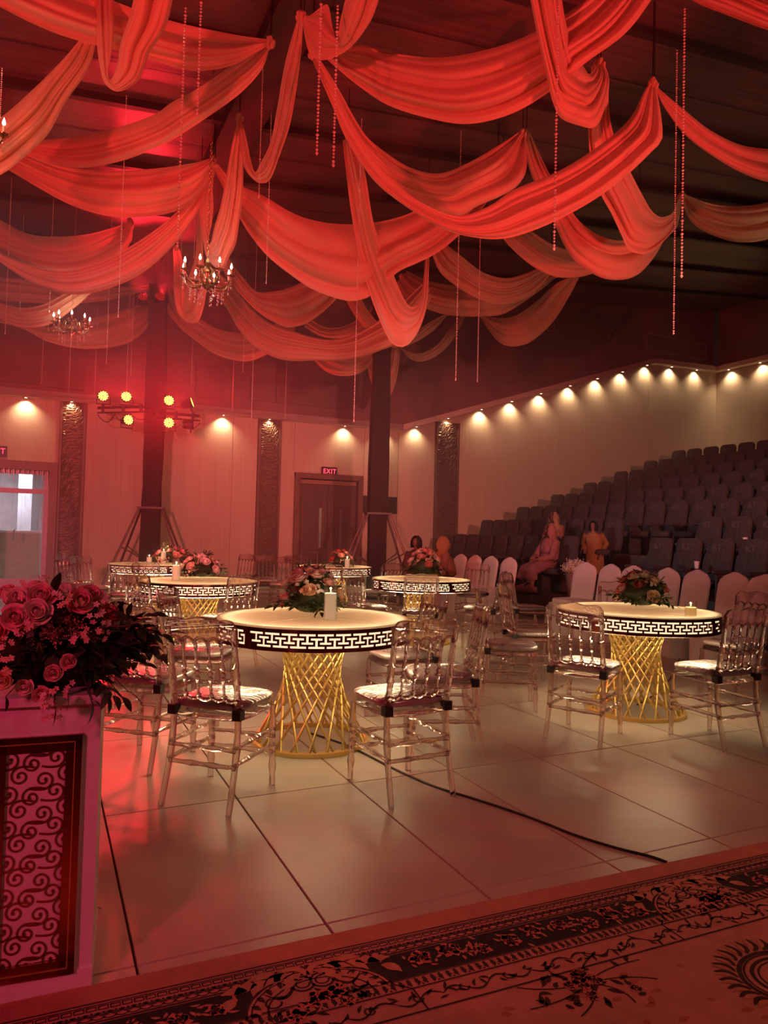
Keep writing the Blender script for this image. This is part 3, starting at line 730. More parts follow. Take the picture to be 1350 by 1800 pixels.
# ================================================================== CLEAR CHAIRS
def back_y(z): return -.185 - (z - .44) * .17
def chair_parts():
    parts = []
    A = M['acrylic']
    def leg_profile(a, b, n=13, r=.0155):
        pts, rad = [], []
        for i in range(n):
            t = i / (n - 1); pts.append(Vector(a).lerp(Vector(b), t)); rad.append(r * (1.0 if i not in (3, 6, 9) else 1.38))
        return pts, rad
    # seat frame
    s = MB(); s.add(*rounded(.40, .41, .05, n=28, pw=5)); s.xf(TR((0, 0, .405))); parts.append(('seat_frame', s.mesh('seat_frame', A)))
    c = MB(); c.add(*rounded(.405, .40, .05, n=28, pw=4.5, layers=6)); c.xf(TR((0, .005, .452))); parts.append(('cushion', c.mesh('cushion', M['cushion'])))
    for sx in (-1, 1):
        parts.append(('front_leg', MB().tube(*leg_profile((sx * .178, .175, .42), (sx * .182, .185, 0)), 9).mesh('front_leg', A)))
        # rear leg sweeps back
        pts = [(sx * .175, -.185, .44), (sx * .176, -.188, .36), (sx * .177, -.195, .28), (sx * .178, -.21, .20), (sx * .18, -.235, .10), (sx * .182, -.262, 0)]
        parts.append(('rear_leg', MB().tube(pts, [.017, .0155, .019, .0155, .0155, .0145], 9).mesh('rear_leg', A)))
        zs = [.44, .50, .52, .54, .58, .60, .615, .64, .66, .68, .74, .80, .855]
        rs = [.016, .0155, .021, .0155, .0165, .021, .0145, .02, .0145, .018, .0145, .0145, .0145]
        parts.append(('back_post', MB().tube([(sx * .175, back_y(z), z) for z in zs], rs, 9).mesh('back_post', A)))
        cl = MB().box((sx * .176, -.188, .447), (.044, .046, .046)); parts.append(('clip', cl.mesh('clip', M['black'], smooth=False)))
        for z in (.215, .295):   # side stretchers
            ya = -.20 if z > .25 else -.206
            pts, rad = leg_profile((sx * .178, ya, z), (sx * .179, .18, z), 10, .0105); parts.append(('stretcher', MB().tube(pts, rad, 7).mesh('stretcher', A)))
    for z in (.175, .255):
        pts, rad = leg_profile((-.178, -.212, z + .03), (.178, -.212, z + .03), 10, .0105); parts.append(('stretcher', MB().tube(pts, rad, 7).mesh('stretcher', A)))
        pts, rad = leg_profile((-.179, .18, z), (.179, .18, z), 10, .0105); parts.append(('stretcher', MB().tube(pts, rad, 7).mesh('stretcher', A)))
    # spindles
    for k in range(4):
        x = -.175 + .35 * (k + 1) / 5
        zs = [.515, .53, .54, .57, .60, .612, .624, .636, .65, .665, .69, .71, .73, .765, .782]
        rs = [.010, .015, .007, .007, .0085, .0145, .0075, .0155, .0075, .0135, .008, .007, .007, .009, .009]
        parts.append(('spindle', MB().tube([(x, back_y(z), z) for z in zs], rs, 7).mesh('spindle', A)))
    # arched top plate with a gently scalloped crest
    top = MB(); P = []
    nx = 41
    for i in range(nx):
        x = -.190 + .38 * i / (nx - 1); u = (x + .175) / .07; fr = u - math.floor(u)
        inb = -.175 < x < .175
        zb = .780 + (.032 * math.sqrt(max(0, 1 - (2 * fr - 1) ** 2)) if inb else 0)
        e = abs(x) / .19
        zt = .890 + .018 * (1 - e * e) + .006 * math.cos(x / .19 * PI * 2.5) - (.02 * max(0, (e - .9) / .1))
        bow = .012 * (1 - e * e)
        row = []
        for z, dy in ((zb, -.010), (zt - .006, -.010), (zt, 0), (zt - .006, .010), (zb, .010), (zb, -.010)): row.append((x, back_y(z) - bow + dy, z))
        P.append(row)
    top.grid(P)
    n0 = len(P[0])
    top.f.append(tuple(range(n0 - 1))); top.f.append(tuple((nx - 1) * n0 + k for k in range(n0 - 1)))
    parts.append(('top_rail', top.mesh('top_rail', A, angle=30)))
    arch = MB()
    pts = []
    for i in range(61):
        x = -.175 + .35 * i / 60; u = (x + .175) / .07; fr = u - math.floor(u) if i < 60 else 0
        z = .778 + .032 * math.sqrt(max(0, 1 - (2 * fr - 1) ** 2)); pts.append((x, back_y(z) - .012 * (1 - (x / .19) ** 2) , z))
    arch.tube(pts, .0085, 6); parts.append(('arch_moulding', arch.mesh('arch_moulding', A)))
    low = MB(); pts = []
    for i in range(41):
        x = -.175 + .35 * i / 40; u = (x + .175) / .07 + .0; z = .518 - .012 * abs(math.sin(PI * u)); pts.append((x, back_y(z), z))
    low.tube(pts, .0095, 7); parts.append(('lower_rail', low.mesh('lower_rail', A)))
    return parts
CP = chair_parts()
M['cushion_pink'] = None
def clear_chair(x, y, face, label):
    t = thing('clear_chair', 'clear acrylic spindle-back chair ' + label, 'chair', (x, y, 0), face, 'clear acrylic chairs around the tables')
    for n, me in CP: obj(n, me, t)
    return t
def chair_legs(rear, front, label):
    R_ = np.mean([at_z(*p)[:2] for p in rear], 0); Fp = np.mean([at_z(*p)[:2] for p in front], 0)
    d = Fp - R_; d /= np.linalg.norm(d); c = R_ + d * .225
    return clear_chair(c[0], c[1], math.atan2(-d[0], d[1]), label)
TABLES = {'A': (1.585, 4.36), 'B': (4.21, 4.25), 'C': (1.53, 7.79), 'D': (1.50, 11.55), 'E': (4.33, 11.0), 'G': (4.27, 7.9)}
def chair_px(px, py, tgt, label, off=0.0):
    p = at_z(px, py)
    tx, ty = TABLES[tgt] if isinstance(tgt, str) else tgt
    d = np.array([tx - p[0], ty - p[1]]); a = math.atan2(-d[0], d[1]) + off
    return clear_chair(p[0], p[1], a, label)
def chair_at(tb, ang, r, label, off=0.0):
    tx, ty = TABLES[tb]; a = math.radians(ang)     # ang : compass from the table, 0 = +X
    x, y = tx + r * math.cos(a), ty + r * math.sin(a)
    d = (tx - x, ty - y); return clear_chair(x, y, math.atan2(-d[0], d[1]) + off, label)
chair_legs([(302, 1404), (399, 1439)], [(498, 1394), (362, 1349)], 'nearest the flower pedestal at the front table, back to the camera')
chair_legs([(682, 1425), (787, 1388)], [(603, 1380), (716, 1340)], 'with the black cable under it at the front table')
chair_legs([(201, 1335), (237, 1372)], [(330, 1335), (275, 1290)], 'partly hidden by the pedestal flowers')
chair_px(350, 1262, (1.75, 4.75), 'on the far doorway side of the front table')
chair_px(703, 1266, 'A', 'on the far side of the front table, toward the covered chairs', -.35)
chair_px(770, 1317, (.5, 4.6), 'standing side-on between the front table and the aisle')
chair_legs([(842, 1226), (847, 1249)], [(928, 1231), (941, 1252)], 'in the aisle, facing the table with the low candle glass')
chair_px(930, 1203, (5.2, 4.9), 'with a shaded cushion in the aisle behind the other side-on chair')
chair_legs([(957, 1294), (1063, 1315)], [(998, 1273), (1092, 1289)], 'back to the camera at the table with the low candle glass')
chair_legs([(1260, 1321), (1344, 1312)], [(1177, 1290.5), (1246, 1283)], 'at the frame edge by the table with the low candle glass')
chair_px(1290, 1231, 'B', 'nearest the covered chairs, behind the table with the low candle glass')
chair_px(1088, 1190, 'B', 'hidden behind the flowers of the table with the low candle glass')
chair_px(275, 1172, (1.56, 7.5), 'before the middle table, beside the tall candle glass')
chair_px(396, 1170, (1.35, 7.8), 'before the middle table on its EXIT side')
chair_px(222, 1108, (1.4, 11.0), 'before the rear table by the lamp column')
chair_px(272, 1120, (1.53, 8.6), 'between the middle table and the rear table')
chair_px(131, 1077, (2.2, 10.0), 'alone beside the carved pillar at the doorway')
chair_px(160, 1092, (2.2, 9.0), 'turned away next to the chair beside the doorway pillar')
chair_px(417, 1064, (1.5, 11.4), 'seen edge-on behind the middle table flowers')
chair_px(467, 1067, (3.2, 8.5), 'farthest before the carved pillar')
chair_px(495, 1077, (2.2, 8.0), 'catching blue light before the carved pillar')
chair_px(543, 1047, (4.2, 10.9), 'farthest before the EXIT door')
chair_px(526, 1066, (4.3, 11.0), 'beside the rear table on the doorway side')
chair_px(578, 1104, (4.45, 11.1), 'back to the camera at the rear table by the EXIT door')
chair_px(668, 1096, (4.3, 11.1), 'at the aisle side of the rear table by the EXIT door')
chair_px(643, 1139, (4.6, 8.1), 'on the doorway side of the aisle table')
chair_px(737, 1150, (4.35, 8.1), 'back to the camera at the aisle table')
chair_px(828, 1096, (4.3, 8.2), 'beyond the aisle table by the seated women')
chair_px(848, 1138, (4.3, 8.0), 'with a lit cushion at the aisle side of the aisle table')
chair_px(925, 1136, (7.5, 6.6), 'alone beside the first covered chair after the gap')

# ================================================================== TABLES
TR_R, TZ, BH = .61, .78, .125       # radius, top height, band height
M['led_white'] = emat('warm_led_diffuser', (1.0, 0.79, 0.49), 1.12)
M['led_strip'] = emat('warm_led_strip', (1.0, 0.74, 0.40), 12)
M['led_spill'] = emat('warm_led_spill', (1.0, 0.76, 0.43), 48)
M['led_inner'] = emat('warm_led_ring', (1.0, 0.82, 0.55), 30)
m_, nt_, b_ = new_mat('frosted_top'); nt_.nodes.remove(b_)
no = N(nt_, 'ShaderNodeTexNoise'); no.inputs['Scale'].default_value = 3
cr = N(nt_, 'ShaderNodeValToRGB'); cr.color_ramp.elements[0].color = (.78, .70, .58, 1); cr.color_ramp.elements[1].color = (.86, .79, .68, 1); nt_.links.new(no.outputs[0], cr.inputs[0])
d_ = N(nt_, 'ShaderNodeBsdfDiffuse'); t_ = N(nt_, 'ShaderNodeBsdfTranslucent'); mx = N(nt_, 'ShaderNodeMixShader'); mx.inputs[0].default_value = .45
gl = N(nt_, 'ShaderNodeBsdfGlossy'); gl.inputs['Roughness'].default_value = .25; mx2 = N(nt_, 'ShaderNodeMixShader'); mx2.inputs[0].default_value = .10
nt_.links.new(cr.outputs[0], d_.inputs[0]); nt_.links.new(cr.outputs[0], t_.inputs[0])
nt_.links.new(d_.outputs[0], mx.inputs[1]); nt_.links.new(t_.outputs[0], mx.inputs[2]); nt_.links.new(mx.outputs[0], mx2.inputs[1]); nt_.links.new(gl.outputs[0], mx2.inputs[2])
nt_.links.new(mx2.outputs[0], nt_.nodes['Material Output'].inputs['Surface']); M['frosted'] = m_
def fret_mask():
    NP = 9; cols = NP * 8 + 3; rows = 11           # a quarter of the band
    g = np.ones((rows, cols), bool)                # True = metal
    for k in range(NP):
        o = 2 + 8 * k + 3
        def cut(r, a, b):
            for c in range(a, b + 1):
                if 2 <= o + c < cols - 1: g[2 + r, o + c] = False
        cut(0, -3, 3)
        for r in range(0, 5): cut(r, 0, 0)
        cut(4, -2, 2)
        cut(6, 1, 7)
        for r in range(2, 7): cut(r, 4, 4)
        cut(2, 2, 6)
    return g
def fret_panel():
    g = fret_mask(); rows, cols = g.shape; m = MB(); th = .006
    hs = [.5 * .0 + h for h in np.cumsum([0] + [.011, .011] + [.0115] * 7 + [.011, .0115])]
    hs = [h / hs[-1] * BH for h in hs]
    idx = {}
    def V(r, c, o):
        k = (r, c, o)
        if k not in idx:
            a = PI / 2 * c / cols; R_ = TR_R - (th if o else 0)
            idx[k] = len(m.v); m.v.append((R_ * math.cos(a), R_ * math.sin(a), TZ - hs[r]))
        return idx[k]
    for r in range(rows):
        for c in range(cols):
            if not g[r, c]: continue
            m.f.append((V(r, c, 0), V(r + 1, c, 0), V(r + 1, c + 1, 0), V(r, c + 1, 0)))
            for (dr, dc, e) in ((-1, 0, ((0, 0), (0, 1))), (1, 0, ((1, 0), (1, 1))), (0, -1, ((0, 0), (1, 0))), (0, 1, ((0, 1), (1, 1)))):
                rr, c2 = r + dr, c + dc
                if 0 <= rr < rows and 0 <= c2 < cols and g[rr, c2]: continue
                (a1, b1), (a2, b2) = e
                m.f.append((V(r + a1, c + b1, 0), V(r + a2, c + b2, 0), V(r + a2, c + b2, 1), V(r + a1, c + b1, 1)))
    return m.mesh('fret_panel', M['band'], angle=50)
fret = fret_panel()
diffuser = MB().lathe([(TR_R - .022, TZ - BH + .006), (TR_R - .022, TZ - .006)], 72, cap=False).mesh('light_diffuser', M['led_white'])
strip_me = MB().lathe([(TR_R - .045, TZ - BH - .006), (TR_R - .012, TZ - BH - .002)], 64, cap=False).mesh('assumed_rim_strip', M['led_strip'])  # unseen strip assumed under the rim to light rods, chairs and floor
spill_me = MB().lathe([(TR_R - .108, TZ - BH - .0125), (TR_R - .100, TZ - BH - .0015)], 64, cap=False).mesh('hidden_spill_strip', M['led_spill'])  # emitter added out of sight under the rim to spread light over the floor
inner_me = MB().lathe([(TR_R - .03, TZ - .05), (TR_R - .03, TZ - .035)], 64, cap=False).mesh('inner_led_ring', M['led_inner'])
M['led_panel'] = emat('warm_light_panel', (1.0, 0.76, 0.48), 0.20)
panel_me = MB().lathe([(0, TZ - BH + .012), (TR_R - .05, TZ - BH + .012)], 48, cap=False).mesh('light_panel', M['led_panel'])
q = MB(); n = 18; gap = .006
ring = [(TR_R - .004) * np.array([math.cos(PI / 2 * i / n), math.sin(PI / 2 * i / n)]) for i in range(n + 1)]
_qs = len(q.f); q.prism([(gap, gap)] + [(max(p[0], gap), max(p[1], gap)) for p in ring], TZ - .003, TZ + .007); del q.f[_qs]     # the sheet is open below, lit from inside
quad_me = q.mesh('top_panel', M['frosted'], smooth=False)
under = MB().lathe([(.0, TZ - BH + .004), (TR_R - .008, TZ - BH + .004), (TR_R - .008, TZ - BH), (0, TZ - BH)], 64, cap=False).mesh('under_plate', pm('white_under_plate', (.45, .36, .30), .5))
rod = MB()
pts = []
for i in range(15):
    t = i / 14
    a0, a1 = 0, math.radians(98)
    p0 = np.array([.225, 0]); p1 = .345 * np.array([math.cos(a1), math.sin(a1)])
    p = p0 * (1 - t) + p1 * t
    pts.append((p[0], p[1], (TZ - BH) * (1 - t) + .02 * t))
rod_a = rod.tube(pts, .0085, 7).mesh('rod', M['gold'])
rod_b = MB().tube([(x, -y, z) for x, y, z in pts], .0085, 7).mesh('rod', M['gold'])
def ring_me(name, r, z, hw, hh):
    return MB().lathe([(r - hw, z - hh), (r + hw, z - hh), (r + hw, z + hh), (r - hw, z + hh), (r - hw, z - hh)], 56, cap=False).mesh(name, M['gold'], angle=30)
base_r = ring_me('base_ring', .35, .013, .024, .012); top_r = ring_me('top_ring', .225, TZ - BH - .008, .012, .008)
plate = MB().lathe([(0, TZ + .0075), (.17, TZ + .0075), (.172, TZ + .012), (0, TZ + .012)], 40, cap=False).mesh('centre_plate', M['clear_glass'])
def table(key, label, rot):
    t = thing('lit_table', label, 'table', (*TABLES[key], 0), rot, 'lit round tables with greek key bands')
    for k in range(4):
        o = obj('top_panel', quad_me, t); o.rotation_euler = (0, 0, k * PI / 2)
        o = obj('fret_panel', fret, t); o.rotation_euler = (0, 0, k * PI / 2)
    obj('light_diffuser', diffuser, t); obj('assumed_rim_strip', strip_me, t); obj('inner_led_ring', inner_me, t); obj('hidden_spill_strip', spill_me, t); obj('light_panel', panel_me, t); obj('under_plate', under, t); obj('base_ring', base_r, t); obj('top_ring', top_r, t)
    for k in range(20):
        for me in (rod_a, rod_b):
            o = obj('rod', me, t); o.rotation_euler = (0, 0, 2 * PI * (k + (.5 if me is rod_b else 0)) / 20)
    return t
table('A', 'round white lit table nearest the camera with a tall candle and roses', .55)
table('B', 'round white lit table with a low amber candle glass, before the covered chairs', .25)
table('C', 'round white lit table in the middle row by the lamp column side', .9)
table('D', 'farthest round lit table at the foot of the lamp column', .3)
table('E', 'farthest round lit table before the EXIT door', .7)
table('G', 'round lit table in the middle row by the seated women', .1)
tile_cable = None
# black cable on the floor from the front table to the rug, and short leads under the other tables
def cable(pts, label, r=.006):
    P = [Vector((p[0], p[1], r)) for p in pts]; out = []
    for i in range(len(P) - 1):
        p0, p1, p2, p3 = P[max(i - 1, 0)], P[i], P[i + 1], P[min(i + 2, len(P) - 1)]
        for k in range(8):
            t = k / 8; out.append(.5 * ((2 * p1) + (p2 - p0) * t + (2 * p0 - 5 * p1 + 4 * p2 - p3) * t * t + (3 * p1 - p0 - 3 * p2 + p3) * t ** 3))
    out.append(P[-1]); o = MB().tube(out, r, 7).build('power_cable', M['black'])
    tag(o, label, 'cable'); return o
cable([at_z(*p) for p in ((545, 1290), (600, 1308), (640, 1326), (690, 1352), (760, 1383), (830, 1405), (900, 1428), (960, 1450), (1010, 1470), (1080, 1492), (1140, 1507), (1172, 1518))], 'black power cable running from the front table to the rug')
cable([at_z(*p) for p in ((1120, 1240), (1150, 1222), (1180, 1190), (1197, 1150), (1200, 1130))], 'black power lead behind the table with the low candle glass')
cable([at_z(*p) for p in ((300, 1152), (270, 1150), (250, 1153), (232, 1148), (262, 1143))], 'short black lead on the floor near the middle table')

# ================================================================== CANDLES
flame_m = emat('candle_flame', (1.0, .66, .24), 5)
def candle(tb, dx, dy, h, r, gh, label, amber=False):
    x, y = TABLES[tb][0] + dx, TABLES[tb][1] + dy; z = TZ + .0075
    t = thing('candle_glass', label, 'candle', (x, y, z))
    g = MB().lathe([(0, .0), (r, .0), (r, gh), (r - .003, gh), (r - .003, .006), (0, .006)], 28, cap=False); g.build('glass_sleeve', M['clear_glass'], t)
    c = MB().lathe([(0, .008), (r - .006, .008), (r - .006, h), (r - .012, h - .002), (r * .3, h - .008), (0, h - .008)], 24, cap=False)
    c.build('wax', M['candle'] if not amber else M['amber'], t)
    MB().tube([(0, 0, h - .01), (.001, 0, h + .012)], .0015, 5).build('wick', M['black'], t)
    l = bpy.data.lights.new('candle_glow', 'POINT'); l.energy = 1.6; l.color = (1.0, .66, .34); l.shadow_soft_size = .004
    lo = bpy.data.objects.new('candle_glow', l); COL.objects.link(lo); lo.parent = t; lo.location = (0, 0, h + .03)
    MB().lathe([(0, 0), (.003, .005), (.0035, .009), (.0015, .017), (0, .021)], 8, (0, 0, h + .004), cap=False).build('flame', flame_m, t)
    return t
M['amber'] = pm('amber_wax', (.85, .55, .18), .35, var=.1, emit=(1.0, .55, .16), estr=.35)  # soaked-through candle glow set as emission here too
def cpx(tb, px, py):
    p = at_z(px, py, TZ); return p[0] - TABLES[tb][0], p[1] - TABLES[tb][1]
candle('A', *cpx('A', 580, 1092), .165, .042, .215, 'tall ivory candle in a clear glass sleeve on the front table')
candle('B', *cpx('B', 1214, 1085), .065, .042, .105, 'low amber candle in a short clear glass on its table', True)
candle('C', *cpx('C', 309, 1022), .16, .045, .23, 'tall ivory candle in a glass sleeve on the middle table')
candle('D', *cpx('D', 262, 992), .10, .042, .14, 'shorter candle on the farthest table by the lamp column')
candle('D', *cpx('D', 287, 992), .19, .042, .24, 'taller candle on the farthest table by the lamp column')
candle('E', *cpx('E', 610, 1001), .15, .042, .20, 'ivory candle on the farthest table before the EXIT door')

# ================================================================== FLOWERS
M['leaf'] = pm('leaf_green', (.045, .085, .030), .5, var=.4, scale=8)
M['leaf2'] = pm('leaf_olive', (.12, .14, .06), .55, var=.35, scale=8)
M['leaf_dark'] = pm('leaf_dark_green', (.036, .055, .026), .5, var=.35, scale=8)
ROSE_COL = {'pink': (.88, .48, .46), 'blush': (.90, .66, .58), 'peach': (.92, .62, .42), 'cream': (.86, .74, .60), 'red': (.55, .10, .10), 'rosy': (.82, .34, .36), 'white': (.85, .80, .74)}
RM = {k: pm('rose_' + k, c, .55, var=.16, scale=30, color2=[min(1, x * 1.15 + .03) for x in c]) for k, c in ROSE_COL.items()}
def rose_mb():
    m = MB(); r = random.Random(3)
    layers = [(2, .02, .16, 1.00, .0), (3, .05, .30, .99, .02), (3, .08, .46, .95, .05), (4, .12, .64, .86, .10), (5, .16, .84, .72, .18), (5, .18, 1.0, .52, .28)]
    for li, (n, r0, r1, z1, curl) in enumerate(layers):
        for k in range(n):
            a0 = 2 * PI * (k + li * .41) / n + r.uniform(-.25, .25); half = PI / n * 1.5; tilt = r.uniform(-.06, .10); P = []
            for i in range(6):
                u = -1 + i * .4; row = []
                for j in range(5):
                    v = j / 4; a = a0 + u * half * (.45 + .55 * math.sin(PI * (.15 + .55 * v)))
                    spir = 1 + .10 * u + tilt
                    rr = (r0 + (r1 - r0) * math.sin(PI / 2 * min(1, v * 1.15)) ** .8) * spir + curl * max(0, v - .6) ** 1.5 * 2.2
                    if li < 3: rr *= 1 - (.75 - .22 * li) * v ** 3
                    z = z1 * (v ** 1.25) - curl * 1.5 * max(0, v - .7) ** 1.4 - .14 * u * u * v + .03 * math.sin(5 * u + li)
                    row.append((rr * math.cos(a), rr * math.sin(a), z - .35))
                P.append(row)
            m.grid(P)
    m.lathe([(.0, -.3), (.12, .1), (.13, .45), (.07, .60), (0, .64)], 7, cap=False)
    return m
_rose = rose_mb()
ROSE = {k: _rose.mesh('rose', RM[k], angle=80) for k in RM}
def blossom_mb(n=9, seed=1, spread=1.0):
    m = MB(); r = random.Random(seed)
    for k in range(n):
        c = Vector((r.uniform(-1, 1), r.uniform(-1, 1), r.uniform(-.1, .7))) * spread; s = r.uniform(.28, .42)
        R_ = Vector((c.x * .5, c.y * .5, 1)).to_track_quat('Z', 'Y').to_matrix().to_4x4()
        for p in range(5):
            a = 2 * PI * p / 5; st = len(m.v)
            pts = [(0, 0, 0), (math.cos(a - .5) * .7, math.sin(a - .5) * .7, .12), (math.cos(a) * 1.05, math.sin(a) * 1.05, .25), (math.cos(a + .5) * .7, math.sin(a + .5) * .7, .12)]
            m.add([Vector(q) * s for q in pts], [(0, 1, 2, 3)]); m.xf(TR(c) @ R_, st)
    return m
BLOS = {}
for k in ('blush', 'cream', 'pink', 'white', 'red', 'peach'):
    BLOS[k] = [blossom_mb(8, i).mesh('blossom_cluster', RM[k], angle=80) for i in range(2)]
def leaf_mb(L=1.0, W=.45, droop=.25, fold=.12):
    m = MB(); P = []
    for i in range(7):
        t = i / 6; w = W / 2 * math.sin(PI * min(1, t * .96 + .02)) ** .8; z = -droop * t * t
        P.append([(-w, L * t, z + fold * w * 2), (0, L * t, z), (w, L * t, z + fold * w * 2)])
    return m.grid(P)
LEAF = {k: leaf_mb().mesh('leaf', M[k], angle=80) for k in ('leaf', 'leaf2', 'leaf_dark')}
def sprig_mb(n=9, L=1.0, seed=0, lw=.36):
    r = random.Random(seed); m = MB(); pts = [Vector((.06 * math.sin(2 * t), L * t, .25 * t - .30 * t * t)) for t in np.linspace(0, 1, 6)]
    m.tube(pts, [.016, .014, .012, .01, .008, .005], 5)
    for k in range(n):
        t = .12 + .88 * k / (n - 1); i = min(int(t * 5), 4); p = pts[i].lerp(pts[i + 1], t * 5 - i); s = 1 if k % 2 else -1
        if k == n - 1: s = 0
        st = len(m.v); lf = leaf_mb(lw * r.uniform(.8, 1.15), lw * .46, .2); m.add(lf.v, lf.f)
        m.xf(TR(p) @ RZ(-s * r.uniform(.7, 1.05)) @ RX(r.uniform(-.1, .45)) @ RY(r.uniform(-.4, .4)), st)
    return m
SPRIG = {k: [sprig_mb(9, 1, i).mesh('leaf_sprig', M[k], angle=80) for i in range(3)] for k in ('leaf', 'leaf2', 'leaf_dark')}
def twig_mb(seed, n=16):
    r = random.Random(seed); m = MB()
    for k in range(n):
        d = Vector((r.uniform(-.5, .5), r.uniform(.4, 1), r.uniform(-.3, .5))); d *= r.uniform(.6, 1.1)
        m.tube([(0, 0, 0), d * .55 + Vector((0, 0, .04)), d], [.008, .006, .003], 4, cap=False)
        for j in range(3):
            c = d * (1 - .14 * j) + Vector((r.uniform(-.06, .06), 0, r.uniform(-.06, .06))); m.lathe([(0, -.035), (.032, -.01), (.032, .015), (0, .035)], 5, c, cap=False)
    return m
TWIG = {k: [twig_mb(i).mesh('filler_twig', mt, angle=80) for i in range(2)] for k, mt in (('cream', RM['cream']), ('olive', M['leaf2']), ('rosy', RM['rosy']))}
def place(me, parent, p, d, s, roll=0.0, name=None):
    o = obj(name or me.name.split('.')[0], me, parent)
    q = Vector(d).to_track_quat('Z', 'Y').to_matrix().to_4x4() @ RZ(roll)
    o.matrix_local = TR(p) @ q @ Matrix.Diagonal((s, s, s, 1)); return o
def place_leaf(me, parent, p, d, s, roll=0.0, name=None):
    o = obj(name or me.name.split('.')[0], me, parent)
    q = Vector(d).to_track_quat('Y', 'Z').to_matrix().to_4x4() @ RY(roll)
    o.matrix_local = TR(p) @ q @ Matrix.Diagonal((s, s, s, 1)); return o
def core_mb(rx, ry, rz, z0):
    m = MB(); P = []
    for i in range(9):
        t = PI * i / 8; row = []
        for k in range(17):
            a = 2 * PI * k / 16; f = 1 + .1 * math.sin(5 * a + 3 * t)
            row.append((rx * math.sin(t) * math.cos(a) * f, ry * math.sin(t) * math.sin(a) * f, z0 - rz * math.cos(t)))
        P.append(row)
    return m.grid(P)
def arrangement(tb, off, w, h, cols, label, seed, nrose=16, roses=None):
    x, y = TABLES[tb][0] + off[0], TABLES[tb][1] + off[1]
    t = thing('flower_arrangement', label, 'flowers', (x, y, TZ + .012)); r = random.Random(seed)
    core_mb(w * .36, w * .36, h * .36, h * .36).build('foam_core', M['leaf_dark'], t)
    def dome(a, e, f=1.0):
        return Vector((w / 2 * math.cos(e) * math.cos(a) * f, w / 2 * math.cos(e) * math.sin(a) * f, h * .10 + h * .88 * math.sin(e) * f))
    for k in range(nrose):
        a = k * 2.39996 + seed; e = .12 + 1.35 * (k / nrose) ** .75; p = dome(a, e, .90)
        place(ROSE[r.choice(cols)], t, p, (p.x, p.y, p.z * .9 + .02), w * r.uniform(.078, .112), r.uniform(0, 6), 'rose')
    for k in range(14):
        a = r.uniform(0, 2 * PI); e = r.uniform(.1, 1.4); p = dome(a, e, .86); c = r.choice(['blush', 'cream', 'white', 'peach'])
        place(r.choice(BLOS[c]), t, p, p, w * r.uniform(.06, .09), r.uniform(0, 6), 'blossom_cluster')
    for k in range(24):
        a = k * 2 * PI / 24 + r.uniform(-.1, .1); e = r.uniform(-.05, .35); p = dome(a, e, .40); p.z = max(p.z, .02)
        d = Vector((math.cos(a), math.sin(a), r.uniform(-.12, .35)))
        place_leaf(r.choice(SPRIG[r.choice(['leaf', 'leaf', 'leaf2'])]), t, p, d, w * r.uniform(.24, .36), r.uniform(-.5, .5), 'leaf_sprig')
    for k in range(26):
        a = r.uniform(0, 2 * PI); e = r.uniform(.1, 1.4); p = dome(a, e, .55); d = Vector((p.x, p.y, p.z + .03))
        place_leaf(r.choice(SPRIG[r.choice(['leaf', 'leaf2'])]), t, p, d, w * r.uniform(.18, .26), r.uniform(-1, 1), 'leaf_sprig')
    for k in range(8):
        a = r.uniform(0, 2 * PI); e = r.uniform(.15, 1.3); p = dome(a, e, .7)
        place_leaf(r.choice(TWIG[r.choice(['cream', 'olive'])]), t, p, p, w * r.uniform(.14, .22), r.uniform(0, 6), 'filler_twig')
    return t
arrangement('A', cpx('A', 545, 1080), .46, .33, ['pink', 'blush', 'pink', 'peach', 'blush'], 'pink rose arrangement on the front table', 1, 20)
arrangement('B', cpx('B', 1127, 1067), .46, .30, ['pink', 'peach', 'cream', 'red', 'cream', 'rosy'], 'mixed rose arrangement on the table with the low candle glass', 2, 18)
arrangement('C', cpx('C', 352, 1016), .50, .27, ['cream', 'blush', 'peach', 'white'], 'cream flower arrangement on the middle table', 3, 15)
arrangement('D', cpx('D', 300, 991), .60, .27, ['peach', 'cream', 'pink', 'red'], 'peach flower arrangement on the farthest table by the lamp column', 4, 14)
arrangement('E', cpx('E', 598, 999), .44, .30, ['peach', 'red', 'cream', 'blush'], 'flower arrangement on the farthest table before the EXIT door', 5, 13)
arrangement('G', cpx('G', 745, 1012), .50, .38, ['cream', 'peach', 'pink', 'white', 'rosy'], 'tall cream and pink arrangement on the table by the seated women', 6, 18)

